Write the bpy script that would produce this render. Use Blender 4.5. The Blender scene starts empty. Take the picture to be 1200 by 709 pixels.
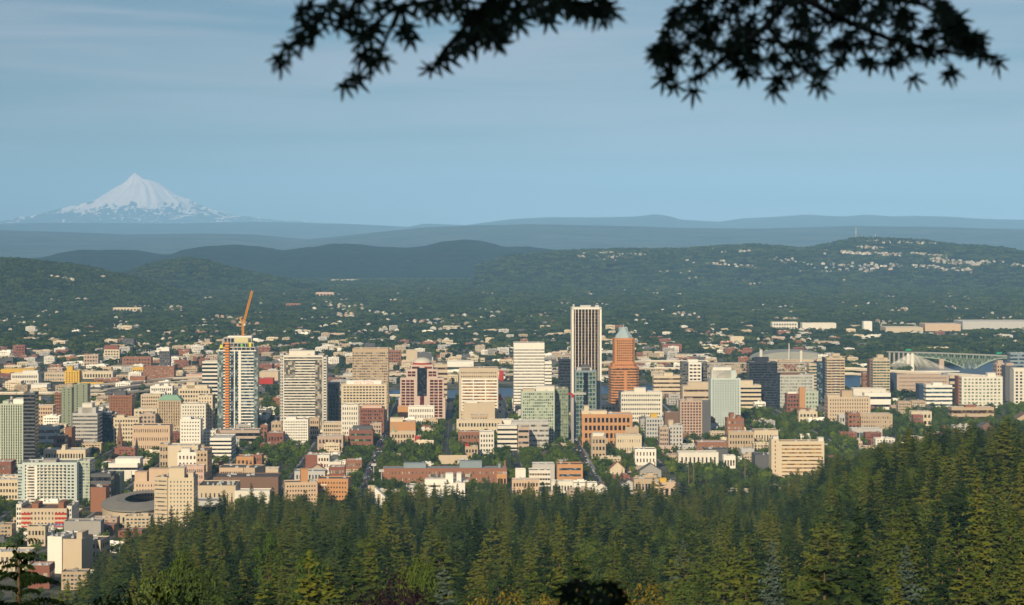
import bpy, math, random
import numpy as np
from mathutils import Vector, Matrix, noise
random.seed(7); rng = np.random.default_rng(7)
S = bpy.context.scene; COL = S.collection
F, HY, H = 2740.0, 275.0, 262.0        # focal length in photo pixels, horizon row, eye height (m)
R = math.radians
def at(px, py, D): return Vector(((px-600)/F*D, D, H-(py-HY)/F*D))
# ---------------------------------------------------------------- camera
cd = bpy.data.cameras.new('camera'); cam = bpy.data.objects.new('camera', cd); COL.objects.link(cam)
cam.location = (0, 0, H); cam.rotation_euler = (R(90), 0, 0)
cd.sensor_width = 36; cd.lens = 36*F/1200; cd.shift_y = -79.5/1200
cd.clip_start = .2; cd.clip_end = 400000
cd.dof.use_dof = True; cd.dof.focus_distance = 2500; cd.dof.aperture_fstop = 10
S.camera = cam
# ---------------------------------------------------------------- sky, sun, exposure
SUN_EL, SUN_AZ = 24.0, -13.0           # sun behind the viewer, a little to the left
sd = Vector((math.sin(R(SUN_AZ))*math.cos(R(SUN_EL)), -math.cos(R(SUN_AZ))*math.cos(R(SUN_EL)), math.sin(R(SUN_EL))))
W = bpy.data.worlds.new('World'); S.world = W; W.use_nodes = True
nt = W.node_tree; nt.nodes.clear()
N = nt.nodes.new; L = nt.links.new
out = N('ShaderNodeOutputWorld'); bg = N('ShaderNodeBackground'); sky = N('ShaderNodeTexSky')
sky.sky_type = 'NISHITA'; sky.sun_disc = False; sky.sun_elevation = R(SUN_EL); sky.sun_rotation = R(180-SUN_AZ)
sky.altitude = 260; sky.air_density = 1.0; sky.dust_density = .4; sky.ozone_density = 5.0
tc = N('ShaderNodeTexCoord'); mp = N('ShaderNodeMapping'); mp.inputs['Scale'].default_value = (2.0, 2.0, 26)
mp.inputs['Rotation'].default_value = (0, R(-4), 0)
nz = N('ShaderNodeTexNoise'); nz.inputs['Scale'].default_value = 2.2; nz.inputs['Detail'].default_value = 5; nz.inputs['Roughness'].default_value = .5
nz.inputs['Distortion'].default_value = .6
rp = N('ShaderNodeValToRGB'); rp.color_ramp.elements[0].position = .40; rp.color_ramp.elements[1].position = .66
rp.color_ramp.elements[0].color = (0,0,0,1); rp.color_ramp.elements[1].color = (.8,.8,.8,1)
mx = N('ShaderNodeMix'); mx.data_type = 'RGBA'; mx.inputs[7].default_value = (8.5, 9.2, 10.6, 1)
L(tc.outputs['Generated'], mp.inputs[0]); L(mp.outputs[0], nz.inputs['Vector']); L(nz.outputs[0], rp.inputs[0])
L(rp.outputs[0], mx.inputs[0]); L(sky.outputs[0], mx.inputs[6]); L(mx.outputs[2], bg.inputs[0]); L(bg.outputs[0], out.inputs[0])
bg.inputs[1].default_value = .052
sl = bpy.data.lights.new('sun', 'SUN'); sun = bpy.data.objects.new('sun', sl); COL.objects.link(sun)
sun.rotation_euler = sd.to_track_quat('Z', 'Y').to_euler(); sl.energy = 5.0; sl.angle = R(.5); sl.color = (1, .84, .57)
S.view_settings.view_transform = 'Standard'; S.view_settings.look = 'None'
S.view_settings.exposure = -0.06; S.view_settings.gamma = 1; S.view_settings.use_curve_mapping = False
S.render.engine = 'CYCLES'
S.cycles.max_bounces = 4; S.cycles.diffuse_bounces = 2; S.cycles.glossy_bounces = 2; S.cycles.volume_bounces = 0
S.cycles.transmission_bounces = 2; S.cycles.transparent_max_bounces = 8; S.cycles.use_adaptive_sampling = True
S.cycles.adaptive_threshold = .015
HAZE_DENSITY, HAZE_COLOR, HAZE_ANISO = 2.35e-5, (.29, .58, 1.0), -.40
# ---------------------------------------------------------------- helpers
def tag(o, label=None, cat=None, group=None, kind=None):
    for k, v in (('label', label), ('category', cat), ('group', group), ('kind', kind)):
        if v: o[k] = v
    return o
def empty(name, loc, rz=0, **k):
    o = bpy.data.objects.new(name, None); COL.objects.link(o); o.location = loc; o.rotation_euler = (0, 0, rz); return tag(o, **k)
class MB:
    def __init__(s): s.v = []; s.f = []; s.m = []
    def add(s, vs, fs, m=0):
        n = len(s.v); s.v += [tuple(v) for v in vs]; s.f += [tuple(i+n for i in f) for f in fs]; s.m += [m]*len(fs); return s
    def box(s, x0, x1, y0, y1, z0, z1, m=0, bottom=False, mt=None):
        fs = [(0,1,5,4), (1,2,6,5), (2,3,7,6), (3,0,4,7)]
        s.add([(x0,y0,z0),(x1,y0,z0),(x1,y1,z0),(x0,y1,z0),(x0,y0,z1),(x1,y0,z1),(x1,y1,z1),(x0,y1,z1)], fs+([(3,2,1,0)] if bottom else []), m)
        n = len(s.v)-8; s.f.append((n+4,n+5,n+6,n+7)); s.m.append(m if mt is None else mt); return s
    def quad(s, a, b, c, d, m=0): return s.add([a,b,c,d], [(0,1,2,3)], m)
    def tube(s, pts, rad, n=6, m=0, cap=True):
        rings = []; base = len(s.v)
        for i, p in enumerate(pts):
            p = Vector(p); r = rad[i] if isinstance(rad, (list, tuple)) else rad
            d = (Vector(pts[min(i+1, len(pts)-1)])-Vector(pts[max(i-1, 0)])).normalized()
            u = d.cross(Vector((0,0,1)) if abs(d.z) < .9 else Vector((1,0,0))).normalized(); w = d.cross(u)
            for k in range(n):
                a = 2*math.pi*k/n; s.v.append(tuple(p+u*math.cos(a)*r+w*math.sin(a)*r))
        for i in range(len(pts)-1):
            for k in range(n):
                a = base+i*n+k; b = base+i*n+(k+1) % n; s.f.append((a, b, b+n, a+n)); s.m.append(m)
        if cap:
            s.f.append(tuple(base+k for k in range(n))[::-1]); s.m.append(m); s.f.append(tuple(base+(len(pts)-1)*n+k for k in range(n))); s.m.append(m)
        return s
    def lathe(s, prof, n=16, m=0, c=(0,0)):
        return s.tube([(c[0], c[1], z) for r, z in prof], [r for r, z in prof], n, m) if False else s._lathe(prof, n, m, c)
    def _lathe(s, prof, n, m, c):
        base = len(s.v)
        for r, z in prof:
            for k in range(n):
                a = 2*math.pi*(k+.5)/n; s.v.append((c[0]+r*math.cos(a), c[1]+r*math.sin(a), z))
        for i in range(len(prof)-1):
            for k in range(n):
                a = base+i*n+k; b = base+i*n+(k+1) % n; s.f.append((a, b, b+n, a+n)); s.m.append(m)
        s.f.append(tuple(base+(len(prof)-1)*n+k for k in range(n))); s.m.append(m); return s
    def mesh(s, name, *mats, smooth=False):
        me = bpy.data.meshes.new(name); me.from_pydata(s.v, [], s.f); me.update()
        for m in mats: me.materials.append(m)
        if len(mats) > 1: me.polygons.foreach_set('material_index', s.m)
        if smooth: me.polygons.foreach_set('use_smooth', [True]*len(s.f))
        return me
    def build(s, name, mats, parent=None, loc=None, rz=0, smooth=False, **k):
        mats = mats if isinstance(mats, (list, tuple)) else [mats]
        return put(name, s.mesh(name, *mats, smooth=smooth), parent, loc, rz, **k)
def put(name, me, parent=None, loc=None, rz=0, **k):
    o = bpy.data.objects.new(name, me); COL.objects.link(o); o.parent = parent
    if loc is not None: o.location = loc
    if rz: o.rotation_euler = (0, 0, rz)
    return tag(o, **k)
def copy_tree(o, parent=None):
    c = o.copy(); COL.objects.link(c); c.parent = parent
    for ch in o.children: copy_tree(ch, c)
    return c
# ---------------------------------------------------------------- materials
_M = {}
def newmat(name):
    m = bpy.data.materials.new(name); m.use_nodes = True; return m, m.node_tree, m.node_tree.nodes['Principled BSDF']
def mathn(nt, op, a, b=None, c=None):
    n = nt.nodes.new('ShaderNodeMath'); n.operation = op
    for i, x in enumerate((a, b, c)):
        if x is None: continue
        if isinstance(x, (int, float)): n.inputs[i].default_value = x
        else: nt.links.new(x, n.inputs[i])
    return n.outputs[0]
def surf(name, col, rough=.85, var=.18, scale=.12, obj_var=0.0, fine=0.0, spec=.3, metal=0, stretch=(1,1,1)):
    """wall-like material: a base colour with weathering (noise in the object's own space) and a shade of its own per object"""
    key = (name, col, var, scale, obj_var)
    if key in _M: return _M[key]
    m, nt, b = newmat(name); n = nt.nodes.new; l = nt.links.new
    tc = n('ShaderNodeTexCoord'); mp = n('ShaderNodeMapping'); mp.inputs['Scale'].default_value = stretch
    nz = n('ShaderNodeTexNoise'); nz.inputs['Scale'].default_value = scale; nz.inputs['Detail'].default_value = 6; nz.inputs['Roughness'].default_value = .65
    l(tc.outputs['Object'], mp.inputs[0]); l(mp.outputs[0], nz.inputs['Vector'])
    f = mathn(nt, 'MULTIPLY_ADD', nz.outputs[0], 2*var, 1-var)
    if obj_var:
        oi = n('ShaderNodeObjectInfo'); f = mathn(nt, 'MULTIPLY', f, mathn(nt, 'MULTIPLY_ADD', oi.outputs['Random'], 2*obj_var, 1-obj_var))
    vm = n('ShaderNodeVectorMath'); vm.operation = 'SCALE'; vm.inputs[0].default_value = col; l(f, vm.inputs[3])
    l(vm.outputs[0], b.inputs['Base Color']); b.inputs['Roughness'].default_value = rough; b.inputs['Specular IOR Level'].default_value = spec
    b.inputs['Metallic'].default_value = metal
    _M[key] = m; return m
def glass(name, dark, pale, share=.25, rough=.2, cell=(2.6, 2.6, 3.2), spec=.5):
    """window glass: panes differ (blinds drawn, lights, curtains) by a random value per pane-sized cell of the place"""
    key = ('g', name)
    if key in _M: return _M[key]
    m, nt, b = newmat(name); n = nt.nodes.new; l = nt.links.new
    g = n('ShaderNodeNewGeometry'); d = n('ShaderNodeVectorMath'); d.operation = 'DIVIDE'; d.inputs[1].default_value = cell
    fl = n('ShaderNodeVectorMath'); fl.operation = 'FLOOR'; wn = n('ShaderNodeTexWhiteNoise'); wn.noise_dimensions = '3D'
    l(g.outputs['Position'], d.inputs[0]); l(d.outputs[0], fl.inputs[0]); l(fl.outputs[0], wn.inputs['Vector'])
    cr = n('ShaderNodeValToRGB'); e = cr.color_ramp.elements
    e[0].position = 1-share-.12; e[0].color = (*dark, 1); e[1].position = 1; e[1].color = (*pale, 1)
    x = e.new(.3); x.color = (*[c*.6 for c in dark], 1)
    l(wn.outputs['Value'], cr.inputs[0]); l(cr.outputs[0], b.inputs['Base Color'])
    b.inputs['Roughness'].default_value = rough; b.inputs['Specular IOR Level'].default_value = spec
    _M[key] = m; return m
def foliage(name, cols, scale=.25, obj=True, rough=.75, vscale=None):
    """leaf colour: clumps of different greens by noise, plus a shade of its own for every tree"""
    m, nt, b = newmat(name); n = nt.nodes.new; l = nt.links.new
    g = n('ShaderNodeNewGeometry'); nz = n('ShaderNodeTexNoise'); nz.inputs['Scale'].default_value = scale; nz.inputs['Detail'].default_value = 4
    l(g.outputs['Position'], nz.inputs['Vector']); oi = n('ShaderNodeObjectInfo')
    f = mathn(nt, 'MULTIPLY_ADD', nz.outputs[0], .9, -.2)
    if obj: f = mathn(nt, 'MULTIPLY_ADD', oi.outputs['Random'], .7, mathn(nt, 'MULTIPLY', f, .55))
    cr = n('ShaderNodeValToRGB'); e = cr.color_ramp.elements; k = len(cols)
    e[0].position = 0; e[0].color = (*cols[0], 1); e[1].position = 1; e[1].color = (*cols[-1], 1)
    for i in range(1, k-1): x = e.new(i/(k-1)); x.color = (*cols[i], 1)
    l(f, cr.inputs[0]); l(cr.outputs[0], b.inputs['Base Color']); b.inputs['Roughness'].default_value = rough; b.inputs['Specular IOR Level'].default_value = .15
    return m
C = dict(white=(.82,.78,.70), cream=(.66,.55,.40), tan=(.50,.38,.26), peach=(.60,.44,.31), orange=(.54,.28,.13), brick=(.25,.10,.07),
    brown=(.20,.12,.085), grey=(.36,.34,.32), dgrey=(.12,.12,.13), palegreen=(.47,.51,.41), greygreen=(.26,.29,.21), yellow=(.68,.42,.06),
    pink=(.62,.42,.34), blush=(.60,.47,.40), dark=(.035,.04,.055), sand=(.58,.47,.34), offwhite=(.74,.69,.60), pinktan=(.50,.38,.30), navy=(.03,.05,.09), red=(.45,.04,.03),
    palegrey=(.52,.50,.48), aqua=(.56,.62,.58), steel=(.25,.3,.33), koin=(.58,.26,.11), roofdark=(.10,.085,.08), roofgrey=(.30,.29,.28), roofwhite=(.62,.59,.55), roofgreen=(.25,.42,.30), rust=(.30,.135,.08))
def wall(c, var=.12): return surf(c.replace('d', 'd')+'_wall', C[c], var=var, scale=.15, stretch=(1,1,.35))
G = dict(dark=glass('dark_glass', (.03,.035,.045), (.30,.26,.20), .22), blue=glass('blue_glass', (.03,.06,.09), (.25,.32,.36), .3),
    green=glass('green_glass', (.13,.20,.16), (.50,.55,.40), .45), black=glass('black_glass', (.012,.015,.025), (.05,.06,.08), .15),
    gold=glass('amber_glass', (.16,.06,.015), (.55,.30,.05), .5), wine=glass('wine_glass', (.09,.02,.022), (.26,.06,.05), .3),
    brown=glass('brown_glass', (.07,.04,.03), (.30,.20,.12), .2), pale=glass('blinds_glass', (.16,.15,.14), (.55,.48,.38), .4),
    teal=glass('teal_glass', (.03,.09,.08), (.30,.32,.14), .22), aqua=glass('aqua_glass', (.14,.19,.20), (.45,.50,.48), .4))
# ---------------------------------------------------------------- terrain
def lerp(x, pts):
    return float(np.interp(x, [p[0] for p in pts], [p[1] for p in pts]))
EDGE = [(-200,1250),(0,1450),(60,1560),(120,1750),(180,2010),(230,2110),(300,2180),(420,2200),(600,2230),(800,2250),(900,2290),(970,2360),(1060,2620),(1130,2800),(1250,3000)]
def edge(px): return lerp(px, EDGE)
ZC = [(-400,262),(-60,262),(0,259),(30,250),(150,214),(400,158),(600,132),(1000,88),(1500,44),(2000,10),(2200,0)]
RAISE = [(900,0),(940,5),(975,24),(1060,36),(1120,34),(1250,30)]
RIVER_NEAR = [(-300,3720),(470,3740),(700,3850),(1000,3950),(1200,3930),(1500,3800)]
RIVER_FAR = [(-300,3740),(380,3770),(420,3950),(470,3960),(700,4050),(900,4230),(1040,4420),(1120,4720),(1200,4950),(1500,5300)]
def pxof(x, y): return 600+x/max(y, 50)*F
def terr(x, y):
    px = pxof(x, y); px = max(-300, min(1500, px))
    if y > 200:
        e = edge(px); t = y/e*2200
        z = lerp(t, ZC) + lerp(px, RAISE)*math.exp(-((y-1650)/620)**2)*(1 if y < e else max(0, 1-(y-e)/500))
        w = min(1, (y-200)/600); z = z*w + lerp(y, ZC)*(1-w)
    else: z = lerp(y, ZC)
    if y < 2900 : z += 3*noise.noise(Vector((x/70, y/70, 0)))*min(1, z/20)
    if y > 3600 and y < 5400 and lerp(px, RIVER_NEAR) < y < lerp(px, RIVER_FAR): z = -8
    return z
# ================================================================ STRUCTURE: ground, water, roads, hills
def ground_material():
    m, nt, b = newmat('ground'); n = nt.nodes.new; l = nt.links.new
    g = n('ShaderNodeNewGeometry'); sx = n('ShaderNodeSeparateXYZ'); l(g.outputs['Position'], sx.inputs[0])
    def nzr(scale, c0, c1, p0, p1, det=5):
        z = n('ShaderNodeTexNoise'); z.inputs['Scale'].default_value = scale; z.inputs['Detail'].default_value = det; l(g.outputs['Position'], z.inputs['Vector'])
        r = n('ShaderNodeValToRGB'); r.color_ramp.elements[0].position = p0; r.color_ramp.elements[1].position = p1
        r.color_ramp.elements[0].color = (*c0, 1); r.color_ramp.elements[1].color = (*c1, 1); l(z.outputs[0], r.inputs[0]); return r.outputs[0]
    def mix(f, a, b_):
        x = n('ShaderNodeMix'); x.data_type = 'RGBA'; l(f, x.inputs[0]); l(a, x.inputs[6]); l(b_, x.inputs[7]); return x.outputs[2]
    forest = nzr(.03, (.018,.022,.010), (.045,.05,.02), .35, .7)
    city = nzr(.02, (.045,.06,.028), (.15,.14,.125), .40, .58)
    east = nzr(.012, (.05,.065,.03), (.22,.20,.17), .42, .60)
    vall = nzr(.006, (.028,.045,.02), (.055,.07,.03), .35, .7)
    def step(y0, y1): 
        r = n('ShaderNodeMapRange'); r.inputs[1].default_value = y0; r.inputs[2].default_value = y1; l(sx.outputs['Y'], r.inputs[0]); return r.outputs[0]
    rz = n('ShaderNodeMapRange'); rz.inputs[1].default_value = 1.0; rz.inputs[2].default_value = 5.0; l(sx.outputs['Z'], rz.inputs[0])
    base = mix(step(3700, 3900), city, east); base = mix(step(5900, 6400), base, vall); base = mix(rz.outputs[0], base, forest)
    l(base, b.inputs['Base Color']); b.inputs['Roughness'].default_value = .95; b.inputs['Specular IOR Level'].default_value = .1
    return m
xs = sorted(set([-24000,-16000,-9000,-5000,-3000,-2200,-1700,-1400]+list(range(-1200, 1201, 25))+[1400,1700,2200,3000,5000,9000,16000,24000]))
ys = sorted(set([-2500,-1500,-800,-400,-200]+list(range(-150, 3001, 25))+list(range(3050, 5501, 50))+[6000,7000,8500,10000,12500,16000,22000,30000,45000,65000,90000]))
g = MB(); nx = len(xs)
for y in ys:
    for x in xs: g.v.append((x, y, terr(x, y) if y < 5500 else 0))
for j in range(len(ys)-1):
    for i in range(nx-1):
        a = j*nx+i; g.f.append((a, a+1, a+1+nx, a+nx)); g.m.append(0)
g.build('ground', ground_material(), smooth=True, kind='structure')
# river
m, nt_, b_ = newmat('river_water'); b_.inputs['Base Color'].default_value = (.012,.045,.11,1); b_.inputs['Roughness'].default_value = .3; b_.inputs['Specular IOR Level'].default_value = .25
nn = nt_.nodes.new('ShaderNodeTexNoise'); nn.inputs['Scale'].default_value = .35; nn.inputs['Detail'].default_value = 3
bp = nt_.nodes.new('ShaderNodeBump'); bp.inputs['Strength'].default_value = .5; bp.inputs['Distance'].default_value = .6
g2 = nt_.nodes.new('ShaderNodeNewGeometry'); nt_.links.new(g2.outputs['Position'], nn.inputs['Vector']); nt_.links.new(nn.outputs[0], bp.inputs['Height']); nt_.links.new(bp.outputs[0], b_.inputs['Normal'])
r = MB(); pxs = list(range(-300, 1501, 30))
for p in pxs:
    for e_, o_ in ((RIVER_NEAR, -40), (RIVER_FAR, 40)):
        y = lerp(p, e_)+o_; r.v.append(((p-600)/F*y, y, -2.5))
for i in range(len(pxs)-1): r.f.append((2*i, 2*i+2, 2*i+3, 2*i+1)); r.m.append(0)
r.build('river', m, kind='structure')
# streets: the downtown grid runs almost straight away from the viewer
YAW = R(1.15); SV = Vector((-math.sin(YAW), math.cos(YAW)))      # street direction
SU = Vector((math.cos(YAW), math.sin(YAW)))
BLK = 80.0; U0 = .525*262
def uv(u, v): return (SU.x*u+SV.x*v, SU.y*u+SV.y*v)
asphalt = surf('asphalt', (.05,.05,.052), var=.25, scale=.05); paint = surf('road_paint', (.6,.55,.35), var=.1); conc = surf('pavement', (.26,.25,.23), var=.2, scale=.2)
def patch(mb, u0, u1, v0, v1, z, m=0, thick=None):
    a = [uv(u0, v0), uv(u1, v0), uv(u1, v1), uv(u0, v1)]
    if thick is None: mb.quad(*[(p[0], p[1], z) for p in a], m)
    else:
        mb.add([(p[0], p[1], z-thick) for p in a]+[(p[0], p[1], z) for p in a], [(0,1,5,4),(1,2,6,5),(2,3,7,6),(3,0,4,7),(4,5,6,7)], m)
rd = MB(); mk = MB(); pv = MB()
v_lo = {i: max(1700, edge(max(-100, min(1250, 600+(U0+i*BLK)/2300*F)))+60, 2680 if i >= 1 else 0) for i in range(-9, 7)}
for i in range(-9, 7):
    u = U0+i*BLK
    patch(rd, u-5.5, u+5.5, v_lo[i], 3690, .30)
    for s in (-1, 1):
        patch(pv, u+s*5.5, u+s*8.5, v_lo[i], 3690, .42, thick=.3) if s > 0 else patch(pv, u-8.5, u-5.5, v_lo[i], 3690, .42, thick=.3)
    for v in range(int(v_lo[i]), 3680, 12): patch(mk, u-.12, u+.12, v, v+5, .304)
for j in range(0, 26):
    v = 1720+j*BLK
    for i in range(-9, 6):
        if v > max(v_lo[i], v_lo[i+1])+10: patch(rd, U0+i*BLK+8.5, U0+(i+1)*BLK-8.5, v-5, v+5, .306)
rd.build('road', asphalt, kind='structure'); mk.build('road_marking', paint, kind='structure'); pv.build('pavement', conc, kind='structure')
# ---- hills
def ridged(x, y, o=5):
    v = 0; a = 1
    for k in range(o):
        v += a*(1-2*abs(noise.noise(Vector((x, y, k*7.3))))); x *= 2.1; y *= 2.1; a *= .5
    return v
def hill(name, D, prof, w0, w1, mat_, amp=.10, step=8, fs=.0012, rows=22, px_pad=0):
    p = MB(); x0, x1 = prof[0][0], prof[-1][0]; n = int((x1-x0)/step)+1; zt = []
    for j in range(rows+1):
        t = j/rows; d = D-w0 + t*(w0+w1)
        s = (d-D)/(w0 if d < D else w1); c = (.5+.5*math.cos(math.pi*s))**.8
        for i in range(n):
            px = x0+(x1-x0)*i/(n-1); X = (px-600)/F*D
            cr = H-(lerp(px, prof)-HY)/F*D
            k = (ridged(X*fs, d*fs)-1.1)*amp*cr*(.3+.7*(1-c**3))
            z = cr*c + k*c
            p.v.append((X*(1+.0*(d/D-1)), d, max(-12, z-6*(1-c))))
    for j in range(rows):
        for i in range(n-1): a = j*n+i; p.f.append((a, a+1, a+1+n, a+n)); p.m.append(0)
    o = p.build(name, mat_, smooth=True, kind='structure'); o['_n'] = 0; del o['_n']
    def zat(x, y):
        if not (D-w0 < y < D+w1): return 0
        px = 600+x/D*F
        if px < x0 or px > x1: return 0
        s = (y-D)/(w0 if y < D else w1); c = (.5+.5*math.cos(math.pi*s))**.8; cr = H-(lerp(px, prof)-HY)/F*D
        k = (ridged(x*fs, y*fs)-1.1)*amp*cr*(.3+.7*(1-c**3))
        return max(0, cr*c+k*c-6*(1-c))
    return zat
def hillmat(name, c0, c1, scale, c2=None):
    m, nt, b = newmat(name); n = nt.nodes.new; l = nt.links.new
    g = n('ShaderNodeNewGeometry'); z = n('ShaderNodeTexNoise'); z.inputs['Scale'].default_value = scale; z.inputs['Detail'].default_value = 8; z.inputs['Roughness'].default_value = .7
    r = n('ShaderNodeValToRGB'); r.color_ramp.elements[0].position = .35; r.color_ramp.elements[1].position = .68
    r.color_ramp.elements[0].color = (*c0, 1); r.color_ramp.elements[1].color = (*c1, 1)
    l(g.outputs['Position'], z.inputs['Vector']); l(z.outputs[0], r.inputs[0]); l(r.outputs[0], b.inputs['Base Color'])
    b.inputs['Roughness'].default_value = 1; b.inputs['Specular IOR Level'].default_value = 0
    return m
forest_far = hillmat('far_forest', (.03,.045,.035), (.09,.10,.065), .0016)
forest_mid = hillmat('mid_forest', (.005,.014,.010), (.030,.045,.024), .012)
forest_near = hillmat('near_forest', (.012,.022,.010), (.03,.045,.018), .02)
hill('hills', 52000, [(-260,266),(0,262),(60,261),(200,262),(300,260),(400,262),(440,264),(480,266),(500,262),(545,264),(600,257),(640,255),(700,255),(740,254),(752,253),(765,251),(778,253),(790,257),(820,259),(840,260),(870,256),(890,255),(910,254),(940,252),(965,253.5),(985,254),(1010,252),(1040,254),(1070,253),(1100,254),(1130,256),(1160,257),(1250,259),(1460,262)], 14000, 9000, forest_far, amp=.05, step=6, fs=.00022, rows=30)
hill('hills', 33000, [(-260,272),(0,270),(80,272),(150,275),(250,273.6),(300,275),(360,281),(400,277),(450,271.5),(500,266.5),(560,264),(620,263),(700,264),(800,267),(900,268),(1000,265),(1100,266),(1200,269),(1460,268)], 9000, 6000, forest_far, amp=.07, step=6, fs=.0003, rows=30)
hz_c = hill('hills', 17500, [(-260,300),(40,302),(70,300),(85,296),(110,292),(150,293),(190,299),(206,300),(225,293),(250,288),(275,286),(300,288),(330,293),(370,290),(400,285),(440,288),(475,290),(500,288),(520,283),(545,281),(565,282),(590,289),(620,288),(650,293),(700,296),(800,297),(1000,298),(1460,298)], 3600, 2500, forest_mid, amp=.25, step=4, fs=.0010, rows=34)
hz_s = hill('hills', 13500, [(560,312),(600,300),(640,296),(660,294),(700,293),(730,292.5),(800,293),(840,290),(870,288),(885,287),(920,290),(935,292.5),(955,291),(970,287),(990,282),(1010,279.5),(1030,280.5),(1060,281.5),(1090,284),(1120,288),(1150,289),(1165,290),(1200,298),(1300,306),(1460,312)], 2600, 1800, forest_mid, amp=.12, step=4, fs=.0018, rows=40)
hz_k = hill('hills', 11300, [(110,334),(150,322),(175,311),(200,305.5),(218,303.5),(240,307),(265,314),(300,322),(340,330),(380,336)], 700, 900, forest_near, amp=.1, step=3, fs=.003, rows=26)
hz_t = hill('hills', 9200, [(-360,304),(-60,306),(0,305),(30,307),(60,309.5),(100,316),(140,326),(170,335),(200,345),(225,353),(240,358)], 1100, 1500, forest_near, amp=.12, step=4, fs=.003, rows=30)
# ---- snow-covered volcano
def volcano():
    D = 69000; X0 = (158-600)/F*D; k = D/F
    left = [(0,203.5),(4,206),(12,213),(28,223),(48,234),(66,242),(88,246),(108,251),(138,257),(200,263),(330,284),(420,300)]
    right = [(0,203.5),(5,206.5),(11,209.5),(18,210.5),(27,213),(37,221),(52,231),(72,240),(92,247),(122,253),(172,257),(242,261),(330,275),(420,300)]
    n = 190; p = MB(); ext = 420*k
    ax = np.sign(np.linspace(-1, 1, n))*np.abs(np.linspace(-1, 1, n))**1.6*ext
    for yy in ax:
        for xx in ax:
            r = math.hypot(xx, yy); c = xx/r if r > 1 else 0; t = .5+.5*c
            pr = lerp(r/k, left)*(1-t)+lerp(r/k, right)*t; z = H-(pr-HY)/F*D
            ang = math.atan2(yy, xx); rr = r/k
            gul = .5*ridged(math.cos(ang)*2.1+rr*.012, math.sin(ang)*2.1+rr*.009, 4)+.6*ridged(xx*.00042+9, yy*.00042, 5)*min(1, rr/14)-1.1*min(1, rr/14)
            z += gul*min(190, 35+rr*2.8)*.9*(1 if rr < 120 else max(0, 1-(rr-120)/120)) - 62*min(1, rr/14)
            z += 40*noise.noise(Vector((xx*.0016, yy*.0016, 3)))*min(1, rr/6)
            p.v.append((X0+xx, D+yy, max(-20, z)))
    for j in range(n-1):
        for i in range(n-1): a = j*n+i; p.f.append((a, a+1, a+1+n, a+n)); p.m.append(0)
    m, nt, b = newmat('volcano'); nn = nt.nodes.new; l = nt.links.new
    g = nn('ShaderNodeNewGeometry'); sx = nn('ShaderNodeSeparateXYZ'); l(g.outputs['Position'], sx.inputs[0])
    z1 = nn('ShaderNodeTexNoise'); z1.inputs['Scale'].default_value = .0011; z1.inputs['Detail'].default_value = 7; z1.inputs['Roughness'].default_value = .62
    mpp = nn('ShaderNodeMapping'); mpp.inputs['Scale'].default_value = (1.3, .8, .8); l(g.outputs['Position'], mpp.inputs[0]); l(mpp.outputs[0], z1.inputs['Vector'])
    z2 = nn('ShaderNodeTexNoise'); z2.inputs['Scale'].default_value = .006; z2.inputs['Detail'].default_value = 4; m2 = nn('ShaderNodeMapping'); m2.inputs['Scale'].default_value = (1.4, .5, .35); l(g.outputs['Position'], m2.inputs[0]); l(m2.outputs[0], z2.inputs['Vector'])
    fz = mathn(nt, 'MULTIPLY_ADD', z2.outputs[0], 2.6, -1.3)
    f = mathn(nt, 'ADD', mathn(nt, 'ADD', fz, mathn(nt, 'MULTIPLY', mathn(nt, 'SUBTRACT', sx.outputs['Z'], 850), 1/750)), mathn(nt, 'MULTIPLY_ADD', z1.outputs[0], 3.6, -1.8))
    r = nn('ShaderNodeValToRGB'); e = r.color_ramp.elements
    e[0].position = .02; e[0].color = (.045,.055,.05, 1); e[1].position = .30; e[1].color = (.88,.74,.70, 1)
    l(f, r.inputs[0]); l(r.outputs[0], b.inputs['Base Color']); b.inputs['Roughness'].default_value = .9
    p.build('mountain', m, smooth=False, kind='structure')
volcano()
# ---------------------------------------------------------------- haze
hb = MB(); hb.box(-23900, 23900, -2400, 89900, -13, 2450, bottom=True)
hm = bpy.data.materials.new('haze'); hm.use_nodes = True; hn = hm.node_tree; hn.nodes.clear()
ho = hn.nodes.new('ShaderNodeOutputMaterial'); pvn = hn.nodes.new('ShaderNodeVolumePrincipled')
pvn.inputs['Color'].default_value = (*HAZE_COLOR, 1); pvn.inputs['Density'].default_value = HAZE_DENSITY; pvn.inputs['Anisotropy'].default_value = HAZE_ANISO
hn.links.new(pvn.outputs[0], ho.inputs['Volume'])
hb.build('haze', hm, kind='stuff')
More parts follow.
